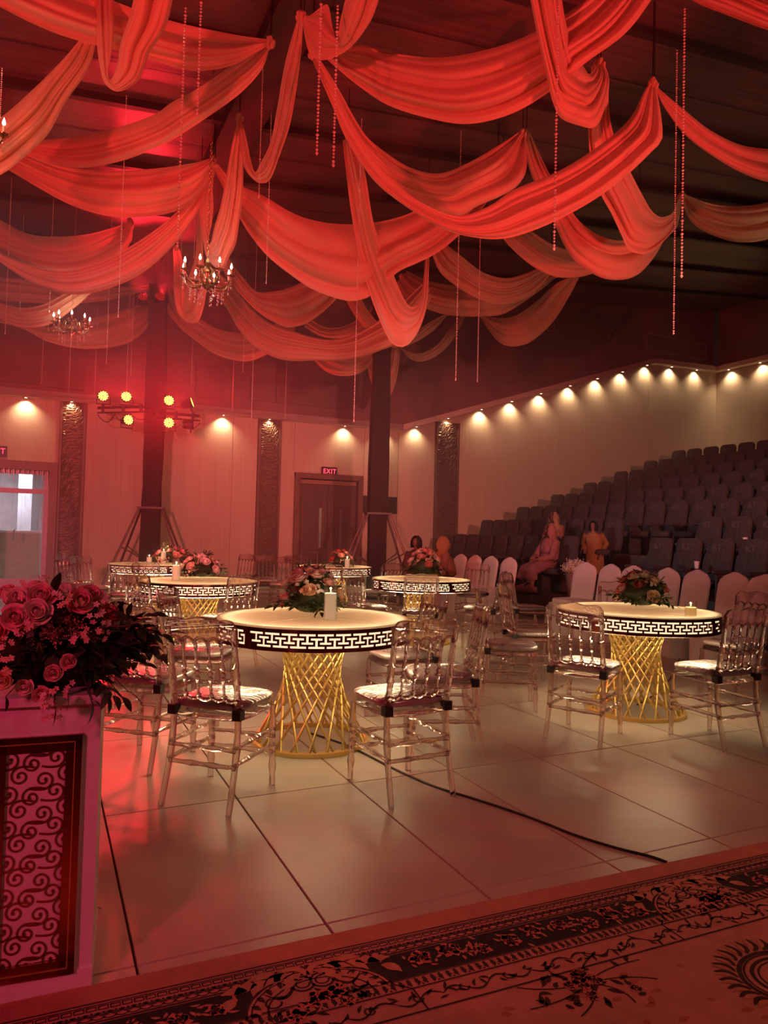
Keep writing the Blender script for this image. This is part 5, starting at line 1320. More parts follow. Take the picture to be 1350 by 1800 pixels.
DR = [
 ('broad swag crossing the top corner above the hanging loop', [(-60,-110),(60,-60),(196,0),(295,35),(408,60),(476,70)], [(-60,-20),(50,38),(113,64),(201,88),(320,121),(350,125),(408,115),(476,78)], 6.8, 7.76, 'drape'),
 ('short loop hanging in front of the broad corner swag', [(237,-14),(228,28),(212,75),(207,110),(203,122),(196,138),(190,138),(188,128),(195,100),(200,60),(200,-20)], [(306,-14),(297,30),(285,60),(262,95),(252,125),(240,145),(207,161),(185,148),(177,125),(171,85),(168,40),(165,-20)], 6.2, 7.2, 'drape'),
 ('voile swag coloured as warm-lit dropping to the frame edge below the corner swag', [(140,70),(110,105),(60,155),(0,207),(-60,240)], [(168,76),(160,110),(140,145),(115,180),(85,235),(50,270),(0,308),(-70,330)], 7.77, 7.4, 'drape_warm_lit'),
 ('long swag running down from the upper ring tie toward the frame edge', [(476,75),(408,115),(345,157),(300,181),(272,201),(176,232),(75,246),(20,240),(-40,225)], [(474,84),(461,121),(426,161),(375,199),(300,248),(277,259),(217,282),(151,295),(101,291),(60,275),(-40,245)], 7.76, 9.8, 'drape'),
 ('wide smooth swag gathered at the middle tie', [(20,258),(53,272),(108,291),(176,300),(252,298),(338,287),(374,277)], [(-15,285),(18,301),(76,335),(126,361),(176,377),(214,382),(260,381),(310,371),(345,350),(368,318),(378,285)], 10.0, 10.2, 'drape'),
 ('deep swag falling from the middle tie below the wide one', [(370,285),(340,340),(312,371),(277,401),(227,434),(170,462),(108,476),(50,465),(0,445),(-50,415)], [(379,300),(361,348),(340,385),(312,424),(252,479),(189,508),(131,518),(88,509),(50,494),(0,461),(-50,430)], 10.25, 11.2, 'drape'),
 ('swag with a shaded fold tied over the bright red ceiling patch', [(-60,350),(0,386),(50,411),(101,416),(151,412),(196,401),(226,390)], [(-60,430),(0,456),(38,469),(76,480),(126,484),(176,470),(214,441),(232,421),(231,389)], 11.8, 12.4, 'drape'),
 ('flat taut swag ending in a knot at the lamp column top', [(-60,478),(0,487),(50,492),(100,500),(150,505),(209,503),(270,501)], [(-60,515),(0,528),(50,532),(88,534),(141,533),(189,528),(227,519),(271,507)], 13.8, 15.3, 'drape'),
 ('low red swag just above the small chandelier', [(222,393),(200,440),(160,490),(108,519),(76,535),(38,541),(0,532),(-50,505)], [(237,393),(222,440),(165,510),(126,545),(88,570),(50,576),(20,570),(0,560),(-50,535)], 12.5, 12.6, 'drape'),
 ('lowest swag hanging behind the small chandelier', [(-10,560),(40,570),(80,575),(120,570),(157,560),(200,550),(240,537),(268,529)], [(-10,565),(40,578),(83,600),(133,612),(183,612),(227,602),(253,583),(267,560),(271,531)], 13.6, 15.6, 'drape'),
 ('narrow loop falling straight from the peak tie', [(524,28),(501,111),(486,196),(474,254),(455,292),(449,303),(443,290),(433,242),(424,207)], [(533,33),(530,83),(522,151),(509,222),(491,275),(472,319),(451,320),(428,290),(418,212)], 7.37, 9.24, 'drape'),
 ('deep loop hanging over the large chandelier', [(424,207),(428,250),(428,302),(426,350),(421,388),(414,431),(403,452),(393,474),(378,470),(362,449),(356,413),(351,373),(362,330),(372,285)], [(419,207),(408,252),(398,307),(388,360),(377,398),(371,424),(368,430),(366,430),(365,426),(367,415),(372,395),(375,365),(374,330),(378,285)], 9.24, 10.2, 'drape'),
 ('voile loop coloured as warm-lit falling behind the large chandelier', [(358,335),(357,446),(363,506),(357,544),(347,567),(330,566),(313,550),(306,520),(305,476),(304,438)], [(348,335),(346,400),(343,451),(329,496),(322,535),(320,546),(322,540),(325,515),(326,480),(316,438)], 10.6, 13.0, 'drape_warm_lit'),
 ('widest swag spanning the middle, from the middle tie to the far tie', [(378,282),(405,312),(428,328),(461,343),(512,373),(550,387),(600,394),(660,391),(724,373),(790,330),(870,290)], [(378,300),(400,345),(421,383),(436,408),(469,449),(512,484),(550,509),(600,527),(623,529),(648,522),(675,500),(700,478),(730,464),(761,449),(787,431),(830,390),(880,320)], 10.2, 10.8, 'drape'),
 ('bright upper swag from the peak tie across the top edge', [(552,50),(604,80),(640,80),(670,90),(771,101),(871,83),(947,53),(1010,14),(1060,-25)], [(548,80),(590,118),(630,151),(680,184),(746,206),(821,218),(897,201),(962,164),(1033,108),(1100,58),(1148,-5),(1165,-40)], 7.6, 6.77, 'drape'),
 ('bunched loop right at the peak tie', [(612,-20),(603,15),(597,40),(592,70),(585,50),(576,8),(562,14),(548,25),(538,30)], [(672,-20),(655,30),(640,55),(620,80),(600,95),(566,106),(545,95),(535,60),(531,34)], 6.3, 7.35, 'drape'),
 ('swag from peak tie to pale hook behind the huge bright one', [(560,100),(592,151),(640,234),(670,262),(720,294),(771,305),(821,287),(882,252),(914,231)], [(545,92),(585,189),(612,245),(640,290),(686,340),(736,365),(807,379),(840,362),(880,345),(908,328),(925,300),(924,240)], 7.9, 9.3, 'drape'),
 ('huge bright swag sweeping across the centre to the hooked corner', [(558,104),(600,190),(640,255),(690,318),(741,356),(807,379),(860,362),(900,335),(973,305),(1029,273),(1085,231),(1113,200),(1130,165),(1143,143)], [(542,90),(585,189),(607,242),(643,300),(673,333),(736,378),(787,406),(837,418),(882,420),(930,408),(990,382),(1057,343),(1110,301),(1150,262),(1164,246),(1161,195),(1152,147)], 7.55, 8.3, 'drape'),
 ('swag from the pale hook that dips lowest beside the long bead strands', [(933,236),(966,306),(1009,377),(1043,408),(1080,422),(1110,420),(1140,410),(1168,392),(1186,368),(1194,343)], [(918,236),(930,296),(950,345),(975,395),(1001,448),(1029,473),(1063,490),(1099,491),(1125,480),(1153,448),(1166,425),(1190,398),(1198,350)], 9.4, 10.9, 'drape'),
 ('twisted swag dropping behind the huge bright one to the low tie', [(1062,112),(1070,135),(1070,176),(1076,227),(1092,270),(1110,306),(1130,344),(1147,372),(1164,382),(1184,372),(1196,345)], [(1040,116),(1038,160),(1034,227),(1040,290),(1057,343),(1074,374),(1094,417),(1105,439),(1122,446),(1141,445),(1160,431),(1185,400),(1198,352)], 8.0, 10.7, 'drape'),
 ('front strip hanging from the top edge into a small bag-like loop', [(984,-30),(988,0),(997,50),(1012,96),(1028,120),(1035,130),(1040,128),(1045,122),(1052,112)], [(925,-30),(932,0),(947,76),(962,141),(972,181),(985,207),(1012,219),(1045,224),(1063,190),(1071,140),(1060,112)], 6.3, 7.7, 'drape'),
 ('swag leaving the hooked corner toward the side wall', [(1150,146),(1159,156),(1204,194),(1249,229),(1300,254),(1350,262),(1410,262),(1460,240)], [(1150,152),(1166,186),(1204,237),(1249,272),(1300,302),(1350,320),(1410,322),(1460,290)], 8.3, 8.6, 'drape'),
 ('voile swag coloured as warm-lit at the low tie beside the side wall', [(1200,340),(1249,358),(1290,363),(1350,355),(1420,325)], [(1199,346),(1206,375),(1224,398),(1264,418),(1300,426),(1350,420),(1420,380)], 10.9, 10.9, 'drape_warm_lit'),
 ('corner swag cut off at the top edge beside the side wall', [(1190,-44),(1280,-34),(1350,-8),(1420,20)], [(1190,-15),(1230,8),(1274,25),(1350,53),(1420,68)], 6.5, 6.7, 'drape'),
 ('long vertical fall in the centre ending in a wide pouch', [(622,250),(632,275),(641,300),(656,388),(671,433),(691,481),(709,522),(721,539),(734,536),(742,510),(745,480),(748,440)], [(602,246),(608,300),(618,378),(633,456),(651,519),(668,564),(686,600),(701,610),(716,607),(734,585),(747,552),(752,520),(755,440)], 9.6, 11.6, 'drape'),
 ('swag beside the large chandelier, under the widest swag', [(390,420),(401,451),(424,484),(451,512),(474,513),(499,509),(527,498),(580,470),(620,430)], [(385,440),(393,476),(409,501),(436,532),(461,554),(487,569),(507,576),(537,569),(567,549),(590,527),(630,480)], 13.0, 12.4, 'drape'),
 ('longest low swag spanning below the large chandelier and the pouch', [(363,460),(385,480),(407,500),(450,550),(483,572),(517,583),(550,593),(583,597),(617,590),(650,573),(690,545),(740,500)], [(362,500),(380,520),(400,545),(420,580),(453,613),(487,630),(517,635),(550,634),(590,634),(633,629),(667,617),(700,603),(740,560),(760,520)], 13.6, 13.2, 'drape'),
 ('low swag beginning next to the lamp column top', [(296,503),(310,530),(330,552),(351,560),(381,577),(416,585),(440,583),(470,575),(510,555)], [(284,508),(290,539),(315,575),(348,602),(373,620),(406,632),(436,635),(461,627),(490,610),(520,580)], 15.0, 15.4, 'drape'),
 ('small bright red swag glimpsed between two bigger low swags', [(540,556),(565,573),(590,576),(615,569),(640,553),(662,525)], [(535,575),(560,590),(590,595),(620,590),(650,570),(672,540)], 15.2, 15.0, 'drape'),
 ('short slanting strip behind the long vertical fall', [(628,505),(640,535),(660,562),(690,585)], [(604,520),(620,550),(635,570),(660,590)], 13.9, 14.2, 'drape'),
 ('low red swag just above the hanging oval loop', [(540,596),(570,617),(600,628),(630,626),(655,608)], [(543,624),(573,653),(600,661),(627,658),(648,645),(668,618)], 15.9, 16.0, 'drape'),
 ('oval loop hanging lowest of all over the second black column', [(662,598),(664,625),(668,655),(671,676),(673,680),(675,672),(677,655),(680,630),(684,600)], [(640,598),(643,630),(650,663),(660,690),(672,701),(683,700),(693,680),(700,650),(703,617),(702,598)], 16.2, 16.4, 'drape'),
 ('small bright swag between the two last ties on the far wall', [(690,590),(707,611),(723,620),(743,620),(767,607),(787,583),(808,556)], [(685,600),(705,614),(720,630),(737,636),(760,630),(783,613),(803,587),(818,556)], 16.6, 17.0, 'drape'),
 ('thin strip rising beside the pouch to the far tie', [(690,604),(715,597),(746,572),(784,551)], [(690,612),(725,604),(761,582),(788,552)], 15.6, 16.0, 'drape'),
 ('broad brown swag behind the pouch', [(715,476),(756,494),(794,501),(850,508),(900,512),(940,500),(972,484)], [(697,497),(709,522),(736,537),(774,551),(812,556),(850,556),(885,552),(934,522),(980,486)], 14.4, 14.4, 'drape'),
 ('brown swag just under the huge bright one', [(780,418),(787,431),(812,451),(850,479),(890,489),(925,480),(945,472),(966,468)], [(755,428),(761,451),(774,479),(799,501),(837,524),(875,535),(905,532),(940,515),(972,478)], 12.9, 14.1, 'drape'),
 ('bright rim-lit swag lowest on the theatre side', [(848,553),(877,559),(906,555),(943,530),(975,500),(1002,487)], [(843,556),(861,583),(881,604),(906,609),(934,600),(971,567),(1000,522),(1018,488)], 16.8, 14.4, 'drape_warm_lit'),
 ('dull swag crossing behind the lowest dip of the hook swag', [(900,380),(936,407),(967,428),(995,439),(1030,450),(1070,455),(1115,435)], [(865,385),(885,420),(911,448),(944,473),(978,487),(1018,487),(1043,481),(1090,470),(1130,445)], 11.2, 11.8, 'drape'),
]
for k, (lab, A, B, d0, d1, mt) in enumerate(DR):
    drape('peach voile ' + lab if mt == 'drape' else lab, A, B, d0, d1, mt, 3 + (k % 3), k + 1)

# ================================================================== HANGING BEAD STRANDS
bead_cache = {}
def strand(x0, y0, x1, y1, dp, label, size=.014):
    p0, p1 = at_d(x0, y0, dp), at_d(x1, y1, dp)
    zt = min(ceil_z(p1[0]) - .03, max(p0[2], p1[2] + .5))
    o = thing('hanging_bead_strand', label, 'bead strand', (p1[0], p1[1], p1[2]), 0, 'crystal bead strands hanging under the ceiling')
    L = zt - p1[2]; m = MB(); z = size; r = random.Random(int(x0 * 7 + y0))
    k = 0
    while z < L:
        s = size * (1.0 if k % 4 else 1.25) * r.uniform(.9, 1.08)
        m.lathe([(0, -s * .55), (s * .5, 0), (0, s * .55)], 6, (0, 0, z), cap=False); z += s * 1.2; k += 1
    q_ = m.build('crystal_bead', M['bead'], o, smooth=False); q_['kind'] = 'stuff'
    # hanging thread up to the ceiling
    MB().tube([(0, 0, size * .5), (0, 0, max(L, ceil_z(p1[0]) - p1[2] - .01))], .0009, 4).build('thread', M['steel'], o)
    pend = MB().lathe([(0, -size * 1.2), (size * .6, -size * .3), (0, size * .7)], 6, cap=False); pend.build('end_drop', M['bead'], o, smooth=False)
ST = [(323, 0, 312, 431, 6.3, .022, 'long strand crossing the corner swag down to the large chandelier'), (352, 0, 347, 198, 6.3, .022, 'shorter strand beside the long one under the ring tie'), (463, 113, 455, 347, 8.3, .016, 'strand dropping past the narrow peak loop'), (475, 194, 468, 497, 9.4, .016, 'strand ending above the low swags beside the large chandelier'),
      (563, 0, 557, 268, 6.4, .024, 'first of two strands hanging below the peak tie'), (598, 0, 586, 289, 6.4, .024, 'second of two strands hanging below the peak tie'), (631, 198, 622, 740, 9.2, .016, 'longest strand running over the vertical fall in the centre'), (808, 219, 801, 667, 9.5, .016, 'strand under the bright upper swag'), (846, 380, 839, 670, 10.5, .014, 'strand beside the one under the bright upper swag'),
      (980, 0, 974, 436, 6.2, .022, 'strand over the front strip and bag-like loop'), (1205, 0, 1198, 484, 6.6, .022, 'strand before the warm-lit swag near the side wall'), (1190, 75, 1184, 585, 7.7, .018, 'longest strand near the side wall'), (219, 159, 208, 556, 8.8, .015, 'strand below the short hanging loop'),
      (17, 308, 9, 586, 11, .015, 'strand nearest the frame edge on the doorway side'), (90, 346, 85, 580, 12, .014, 'strand over the deep swag by the doorway side'), (79, 500, 73, 673, 13.5, .013, 'strand above the glass doorway'), (39, 376, 35, 546, 12.5, .013, 'second strand from the frame edge on the doorway side'), (193, 383, 187, 638, 12.7, .014, 'strand just beyond the small chandelier'),
      (124, 540, 121, 689, 14, .013, 'strand under the small chandelier'), (168, 540, 166, 697, 14, .013, 'strand ending above the farthest stage lamp'), (227, 492, 222, 691, 13.6, .013, 'strand just above the upper stage lamp'), (234, 487, 230, 659, 13.6, .013, 'strand close to the black lamp column'), (338, 527, 336, 674, 14, .013, 'strand over the stage lamp turned sideways'),
      (446, 421, 442, 734, 12.6, .014, 'long strand from the low swags to the carved pillar'), (411, 566, 408, 732, 15, .012, 'thin strand between the lamp column and the carved pillar'), (430, 472, 427, 653, 13.4, .013, 'short strand beside the long one over the carved pillar'), (503, 600, 501, 735, 15, .012, 'strand between the carved pillar and the EXIT sign'), (345, 376, 341, 452, 10.9, .014, 'short strand just above the large chandelier'), (320, 368, 317, 489, 10.8, .013, 'strand grazing the large chandelier bulbs'), (1, 150, 0, 205, 7.2, .016, 'short strand end at the frame edge')]
for x0, y0, x1, y1, dp, s, lab in ST: strand(x0, y0, x1, y1, dp, 'crystal bead ' + lab, s * 1.08)

# ================================================================== CHANDELIERS
M['brass'] = pm('dark_brass', (.45, .30, .16), .25, metal=1.0, var=.2)
M['crystal'] = glassmat('cut_crystal', (1, .93, .92), .35, .0, 1.5)
M['bulb'] = emat('candle_bulb', (1.0, .80, .58), 26)
M['sleeve'] = pm('candle_sleeve', (.75, .58, .38), .5)
def chandelier(px, py, dp, R_, label, rot):
    p = at_d(px, py, dp); t = thing('chandelier', label, 'chandelier', p, rot)
    MB().lathe([(0, -.17), (.03, -.15), (.075, -.11), (.085, -.08), (.05, -.05), (.025, -.02), (.03, .03), (.045, .06), (.022, .10), (.03, .16), (.015, .22), (0, .24)], 16, cap=False).build('centre_stem', M['brass'], t)
    top = ceil_z(p[0]) - p[2] - .01; ch = MB(); z = .24; k = 0
    while z < top:
        st = len(ch.v); ch.tube([(.012 * math.cos(a), 0, .022 * math.sin(a)) for a in np.linspace(0, 2 * PI, 9)[:-1]], .003, 4, closed=True); ch.xf(TR((0, 0, z)) @ RZ(PI / 2 * (k % 2)), st); z += .036; k += 1
    ch.build('chain', M['brass'], t)
    for k in range(8):
        a = 2 * PI * k / 8; c, s = math.cos(a), math.sin(a)
        def pt(r_, z_): return (c * r_, s * r_, z_)
        arm = MB().tube([pt(.05, -.07), pt(R_ * .3, -.13), pt(R_ * .6, -.14), pt(R_ * .88, -.09), pt(R_, .0)], .009, 7).tube([pt(.05, .04), pt(R_ * .25, .10), pt(R_ * .42, .05), pt(R_ * .5, -.06)], .006, 6)
        ar_ = arm.build('arm', M['brass'], t)
        MB().lathe([(0, 0), (.045, .012), (.05, .022), (.015, .018), (.013, .03)], 12, pt(R_, 0), cap=False).build('drip_pan', M['brass'], ar_)
        MB().lathe([(.012, .02), (.012, .10)], 10, pt(R_, 0)).build('candle_sleeve', M['sleeve'], ar_)
        MB().lathe([(.004, .10), (.013, .115), (.014, .13), (.007, .155), (0, .175)], 10, pt(R_, 0), cap=False).build('bulb', M['bulb'], ar_)
        for q_, (rr, zz) in enumerate(((R_, -.03), (R_ * .7, -.17), (R_ * .5, -.20))):
            m = MB()
            for j in range(3): m.lathe([(0, -.014), (.010, 0), (0, .014)], 6, pt(rr, zz - .030 * j), cap=False)
            m.lathe([(0, -.03), (.011, -.012), (0, .012)], 6, pt(rr, zz - .10), cap=False); m.build('crystal_drop', M['bead'], ar_, smooth=False)
    sw = MB()
    for k in range(8):
        a0, a1 = 2 * PI * k / 8, 2 * PI * (k + 1) / 8
        for j in range(9):
            f = (j + .5) / 9; a = a0 + (a1 - a0) * f; r_ = R_ * (.98 - .10 * math.sin(PI * f)); sw.lathe([(0, -.008), (.007, 0), (0, .008)], 5, (r_ * math.cos(a), r_ * math.sin(a), -.015 - .09 * math.sin(PI * f)), cap=False)
    sw.build('crystal_bead', M['bead'], t, smooth=False)['kind'] = 'stuff'
    l = bpy.data.lights.new('chandelier_glow', 'POINT'); l.energy = 5; l.color = (1.0, .72, .42); l.shadow_soft_size = R_ * .8
    lo = bpy.data.objects.new('chandelier_glow', l); COL.objects.link(lo); lo.parent = t; lo.location = (0, 0, .32)
chandelier(364, 487, 8.9, .30, 'large brass chandelier with lit candle bulbs under the warm-lit drape', .3)
chandelier(126, 571, 12.2, .28, 'small crystal chandelier with lit candle bulbs before the lowest swag', .75)
chandelier(-62, 222, 6.3, .30, 'chandelier mostly outside the frame beside the warm-lit swag', .1)

# ================================================================== PEOPLE
SK = pm('skin', (.24, .125, .085), .55, var=.08)
HAIRM = pm('dark_hair', (.02, .014, .012), .5)
def skin_mesh(name, verts, edges, radii, mat, sub=2):
    me = bpy.data.meshes.new(name); me.from_pydata(verts, edges, []); o = bpy.data.objects.new(name, me); COL.objects.link(o)
    md = o.modifiers.new('skin', 'SKIN'); md.use_smooth_shade = True
    for i, r_ in enumerate(radii):
        sv = me.skin_vertices[0].data[i]; sv.radius = r_ if hasattr(r_, '__len__') else (r_, r_); sv.use_root = (i == 0)
    sb = o.modifiers.new('sub', 'SUBSURF'); sb.levels = sub; sb.render_levels = sub
    dg = bpy.context.evaluated_depsgraph_get(); out = bpy.data.meshes.new_from_object(o.evaluated_get(dg)); out.name = name
    bpy.data.objects.remove(o); out.materials.clear(); out.materials.append(mat)
    for p in out.polygons: p.use_smooth = True
    return out
def loft(rings, n=18, name='x', mat=None, parent=None, cap=True, wob=0.0, seed=0):
    """rings: (centre, rx, ry, axis) ; horizontal-ish ellipses about the axis"""
    m = MB(); r = random.Random(seed); vs = []
    for i, (c, rx, ry, ax) in enumerate(rings):
        R_ = Vector(ax).to_track_quat('Z', 'Y').to_matrix()
        for k in range(n):
            a = 2 * PI * k / n; f = 1 + wob * math.sin(5 * a + i * .6 + seed) + wob * .6 * math.sin(9 * a + seed)
            vs.append(Vector(c) + R_ @ Vector((rx * math.cos(a) * f, ry * math.sin(a) * f, 0)))
    fs = []
    for i in range(len(rings) - 1):
        for k in range(n):
            l = (k + 1) % n; fs.append((i * n + k, i * n + l, (i + 1) * n + l, (i + 1) * n + k))
    if cap: fs.append(tuple(range(n - 1, -1, -1))); fs.append(tuple((len(rings) - 1) * n + k for k in range(n)))
    m.add(vs, fs); return m.build(name, mat, parent, angle=180)
def hand(t, wrist, d, up, s=1.0):
    """a palm with five bent fingers, grown from one skeleton"""
    d = Vector(d).normalized(); up = Vector(up).normalized(); side = d.cross(up).normalized(); w = Vector(wrist)
    V, E_, R_ = [w, w + d * .05 * s], [(0, 1)], [.018 * s, (.026 * s, .016 * s)]
    for k, (o_, L) in enumerate(((-.024, .055), (-.008, .066), (.008, .062), (.024, .048))):
        b = len(V); p = w + d * .075 * s + side * o_ * s; V += [p, p + (d * .6 * L - up * .012) * s, p + (d * .95 * L - up * .030) * s]; E_ += [(1, b), (b, b + 1), (b + 1, b + 2)]; R_ += [.010 * s, .0085 * s, .007 * s]
    b = len(V); p = w + (d * .03 + side * -.030) * s; V += [p, p + (d * .03 - side * .018) * s, p + (d * .055 - side * .016 - up * .01) * s]; E_ += [(0, b), (b, b + 1), (b + 1, b + 2)]; R_ += [.011 * s, .009 * s, .0075 * s]
    return V, E_, R_
def person(label, loc, rz, pose, cloth, scarf, scale=1.0, veil=True, hair=False):
    """local frame: facing -Y, feet at z=0 (seated: seat height .45)."""
    t = thing('person', label, 'person', loc, rz); t.scale = (scale,) * 3
    cm = pm('cloth', cloth, .8, var=.18, scale=7); sm = pm('scarf', scarf, .8, var=.18, scale=7)
    sit = pose['sit']; lean = pose.get('lean', 0.0); hz = .50 if sit else .88
    hip = Vector((0, 0, hz)); chest = hip + Vector((0, -.02 - lean, .40)); neck = chest + Vector((0, -.01 - lean * .25, .15)); head = neck + Vector((0, -.015 - lean * .1, .14))
    V = [hip, hip + Vector((0, -.01 - lean * .4, .2)), chest, neck, neck + Vector((0, 0, .05)), head, head + Vector((0, .01, .09))]
    E_ = [(0, 1), (1, 2), (2, 3), (3, 4), (4, 5), (5, 6)]; R_ = [(.15, .12), (.13, .10), (.15, .10), (.06, .06), (.048, .05), (.075, .092), (.055, .07)]
    for s in (-1, 1):
        sh = chest + Vector((s * .17, .0, .08)); el, wr = pose['arms'][0 if s < 0 else 1]
        el = Vector(el); wr = Vector(wr); b = len(V); V += [sh, el, wr]; E_ += [(2, b), (b, b + 1), (b + 1, b + 2)]; R_ += [.055, .042, .026]
        hv, he, hr = hand(t, wr, wr - el, (0, 0, 1)); b2 = len(V); V += hv[1:]; R_ += hr[1:]
        E_ += [((b + 2) if x == 0 else b2 + x - 1, (b + 2) if y == 0 else b2 + y - 1) for x, y in he]
        if sit: kn = Vector((s * .11, -.45, .50)); an = Vector((s * .10, -.50, .09)); toe = Vector((s * .10, -.64, .04))
        else: kn = Vector((s * .09, -.04, .48)); an = Vector((s * .09, 0, .08)); toe = Vector((s * .10, -.15, .035))
        b = len(V); V += [hip + Vector((s * .09, 0, -.02)), kn, an, toe]; E_ += [(0, b), (b, b + 1), (b + 1, b + 2), (b + 2, b + 3)]; R_ += [.085, .062, .042, .032]
    obj('body', skin_mesh('body', [tuple(v) for v in V], E_, R_, SK), t)
    # face
    fm = MB(); 
    for s in (-1, 1): fm.lathe([(0, -.010), (.011, 0), (0, .010)], 8, head + Vector((s * .032, -.088, .025)), cap=False)
    fm.build('eye_detail', HAIRM, t)
    nz = MB().tube([head + Vector((0, -.088, .03)), head + Vector((0, -.105, -.005)), head + Vector((0, -.085, -.012))], [.006, .013, .008], 6); nz.build('nose', SK, t)
    MB().tube([head + Vector((-.026, -.082, -.042)), head + Vector((0, -.092, -.040)), head + Vector((.026, -.082, -.042))], [.003, .007, .003], 6).build('mouth', pm('lips', (.35, .10, .09), .5), t)
    # dress
    up = (0, 0, 1)
    rings = [(neck + Vector((0, .01, .0)), .075, .07, up), (neck + Vector((0, .0, -.05)), .16, .10, up), (chest + Vector((0, 0, .04)), .215, .135, up), (chest + Vector((0, lean * .4, -.10)), .20, .15, up), (hip + Vector((0, -.02 - lean * .3, .16)), .18, .15, up)]
    if sit:
        rings += [(hip + Vector((0, -.05, .07)), .21, .17, (0, -.5, .9)), (hip + Vector((0, -.18, .03)), .22, .15, (0, -1, .25)), (Vector((0, -.36, .49)), .23, .13, (0, -1, -.1)), (Vector((0, -.50, .43)), .24, .14, (0, -.7, -.7)), (Vector((0, -.54, .28)), .26, .15, (0, -.1, -1)), (Vector((0, -.55, .12)), .28, .17, (0, 0, -1)), (Vector((0, -.55, .03)), .30, .18, (0, 0, -1))]
    else:
        rings += [(hip, .21, .16, up), (Vector((0, 0, .6)), .23, .18, up), (Vector((0, 0, .3)), .26, .21, up), (Vector((0, .02, .04)), .30, .25, up)]
    loft(rings, 22, 'dress', cm, t, wob=.035, seed=int(loc[0] * 10))
    for s in (-1, 1):
        sh = chest + Vector((s * .16, 0, .09)); el, wr = [Vector(q_) for q_ in pose['arms'][0 if s < 0 else 1]]
        MB().tube([sh, sh.lerp(el, .5), el, el.lerp(wr, .5), el.lerp(wr, .9)], [.085, .075, .068, .062, .056], 12).build('sleeve', cm, t)
    if veil:      # scarf : hood round the face, falling over the shoulders
        m = MB(); P = []
        for i in range(9):
            e = i / 8; row = []
            for k in range(19):
                a = -PI / 2 + .62 + (2 * PI - 1.24) * k / 18      # open toward the face (-Y)
                if e < .55: z = .125 - .21 * (e / .55) ** 1.3; rr = .112 * math.sin(PI * (.12 + .44 * e / .55)) / math.sin(PI * .5) + .008; dy = 0.008
                else: f = (e - .55) / .45; z = -.085 - .20 * f; rr = .10 + .14 * f ** .8; dy = .01 - .02 * f
                ry = rr * (1.12 if e < .55 else .72); w = 1 + .03 * math.sin(7 * a + 5 * e)
                row.append(head + Vector((rr * math.cos(a) * w, dy + ry * math.sin(a) * w, z)))
            P.append(row)
        m.grid(P); m.build('headscarf', sm, t, angle=180)
        loft([(head + Vector((0, -.035, -.095)), .075, .06, (0, -.3, 1)), (head + Vector((0, -.03, -.15)), .11, .085, up), (head + Vector((0, -.02, -.25)), .18, .13, up), (head + Vector((0, -.02, -.36)), .205, .155, up), (head + Vector((0, -.02, -.42)), .19, .15, up)], 18, 'scarf_fold', sm, t, wob=.04, seed=3)
    if hair:
        m = MB(); P = []
        for i in range(8):
            e = i / 7; row = []
            for k in range(17):
                a = -PI / 2 + .7 + (2 * PI - 1.4) * k / 16; z = .13 - .24 * e ** 1.2; rr = .10 * math.sin(PI * (.1 + .42 * min(1, e * 1.5))) + .012
                row.append(head + Vector((rr * math.cos(a), .01 + rr * 1.12 * math.sin(a), z)))
            P.append(row)
        m.grid(P); m.build('hair', HAIRM, t, angle=180)
    return t
def floor_xy(px, py, z): p = at_z(px, py, z); return (p[0], p[1], z)
LAP = (((-.24, -.14, .70), (-.07, -.36, .63)), ((.24, -.14, .70), (.07, -.36, .64)))
# seated woman in rose on the front theatre row
Yp = at_x(962, 985, SX0 + .0)[1]
person('seated woman in a rose headscarf and long rose dress with hands in her lap', (SX0 - .02, Yp - .1, .30), -PI / 2, dict(sit=True, lean=-.03, arms=LAP), (.30, .12, .12), (.33, .12, .12), .98)
p = at_d(737, 951, 14.2)
person('woman with dark hair in a dark dress beyond the aisle table flowers', (p[0], p[1], .0), -PI / 2 + .5, dict(sit=True, lean=.05, arms=LAP), (.12, .05, .05), (.12, .06, .05), 1.0, False, True)
p = at_d(793, 951, 12.6)
person('seated woman in an orange headscarf and shawl beside the covered chairs', (p[0], p[1], .0), -PI / 2 - .5, dict(sit=True, lean=.08, arms=LAP), (.22, .09, .06), (.30, .13, .06), 1.0)
Yq = at_x(985, 930, SX0 + PITCHX)[1]
person('woman in a pale orange scarf sitting behind the rose-dressed woman', (SX0 + PITCHX - .1, Yq, .30 + RISE), -PI / 2 + .25, dict(sit=True, lean=.05, arms=LAP), (.26, .10, .07), (.34, .21, .13), .92)
p = at_x(1046, 930, SX0 + .95)
person('woman in a mustard outfit standing in the aisle between the theatre seats', (p[0], p[1], .30), -PI / 2 + .55, dict(sit=False, lean=.08, arms=(((-.26, -.05, 1.16), (-.16, -.28, 1.02)), ((.26, .04, 1.16), (.20, -.16, .92)))), (.30, .145, .05), (.40, .22, .10), .82, False, True)
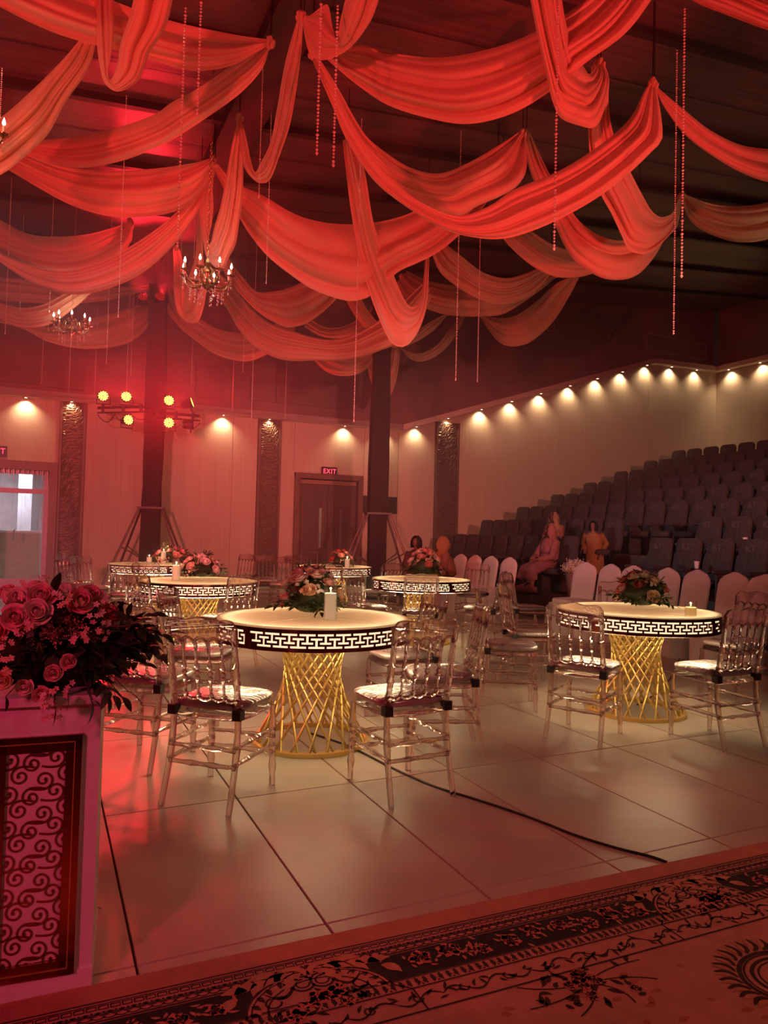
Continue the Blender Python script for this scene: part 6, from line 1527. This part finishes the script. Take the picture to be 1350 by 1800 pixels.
# bundle of white decoration flowers in the aisle
p = at_x(1011, 968, SX0 - .1)
fb = thing('flower_bundle', 'bundle of white feathery flowers in the aisle beside the standing woman', 'flowers', (p[0], p[1], .30))
MB().lathe([(.11, 0), (.13, .05), (.15, .30), (.17, .42), (.14, .42)], 16).build('basket', pm('basket', (.28, .16, .12), .7), fb)
rq = random.Random(9)
for k in range(22):
    a = rq.uniform(0, 6.28); d = Vector((math.cos(a) * rq.uniform(.3, 1), math.sin(a) * rq.uniform(.3, 1), rq.uniform(.3, 1)))
    place_leaf(rq.choice(TWIG['cream']), fb, Vector((0, 0, .38)) + d * .05, d, rq.uniform(.22, .34), rq.uniform(0, 6), 'filler_twig')
for k in range(8):
    a = rq.uniform(0, 6.28); d = Vector((math.cos(a) * .7, math.sin(a) * .7, rq.uniform(.4, 1))); place(rq.choice(BLOS['white']), fb, Vector((0, 0, .42)) + d * .16, d, .08, 0, 'blossom_cluster')

# paper cups left on the armrests
for px, py, X, lab in ((1225, 948, SX0, 'white paper cup on an armrest of the front theatre row'), (1310, 909, SX0 + PITCHX, 'white paper cup on an armrest of the second theatre row')):
    q_ = at_x(px, py, X - .05); z_ = .30 + RISE * round((X - SX0) / PITCHX) + .64
    t = thing('paper_cup', lab, 'cup', (X - .05, q_[1], z_))
    MB().lathe([(.026, 0), (.036, .10), (.034, .10), (.025, .004)], 14).build('cup_wall', M['white_paint'], t)
    MB().lathe([(.037, .098), (.039, .102), (.037, .106), (.034, .102), (.037, .098)], 14, cap=False).build('rim', M['white_paint'], t)

# ================================================================== HAZE
hz_ = MB().box(((XL + XR) / 2, 12.3, 3.9), (XR - XL - .1, 8.8, 7.4)).build('haze', None, smooth=False)
hm_, hnt, hb = new_mat('stage_haze'); hnt.nodes.remove(hb)
sc_ = N(hnt, 'ShaderNodeVolumeScatter'); sc_.inputs['Color'].default_value = (1, .95, .95, 1); sc_.inputs['Density'].default_value = HAZE_DENSITY; sc_.inputs['Anisotropy'].default_value = .35
hnt.links.new(sc_.outputs[0], hnt.nodes['Material Output'].inputs['Volume']); hz_.data.materials.append(hm_)
tag(hz_, 'thin stage haze filling the hall', None, None, 'stuff')
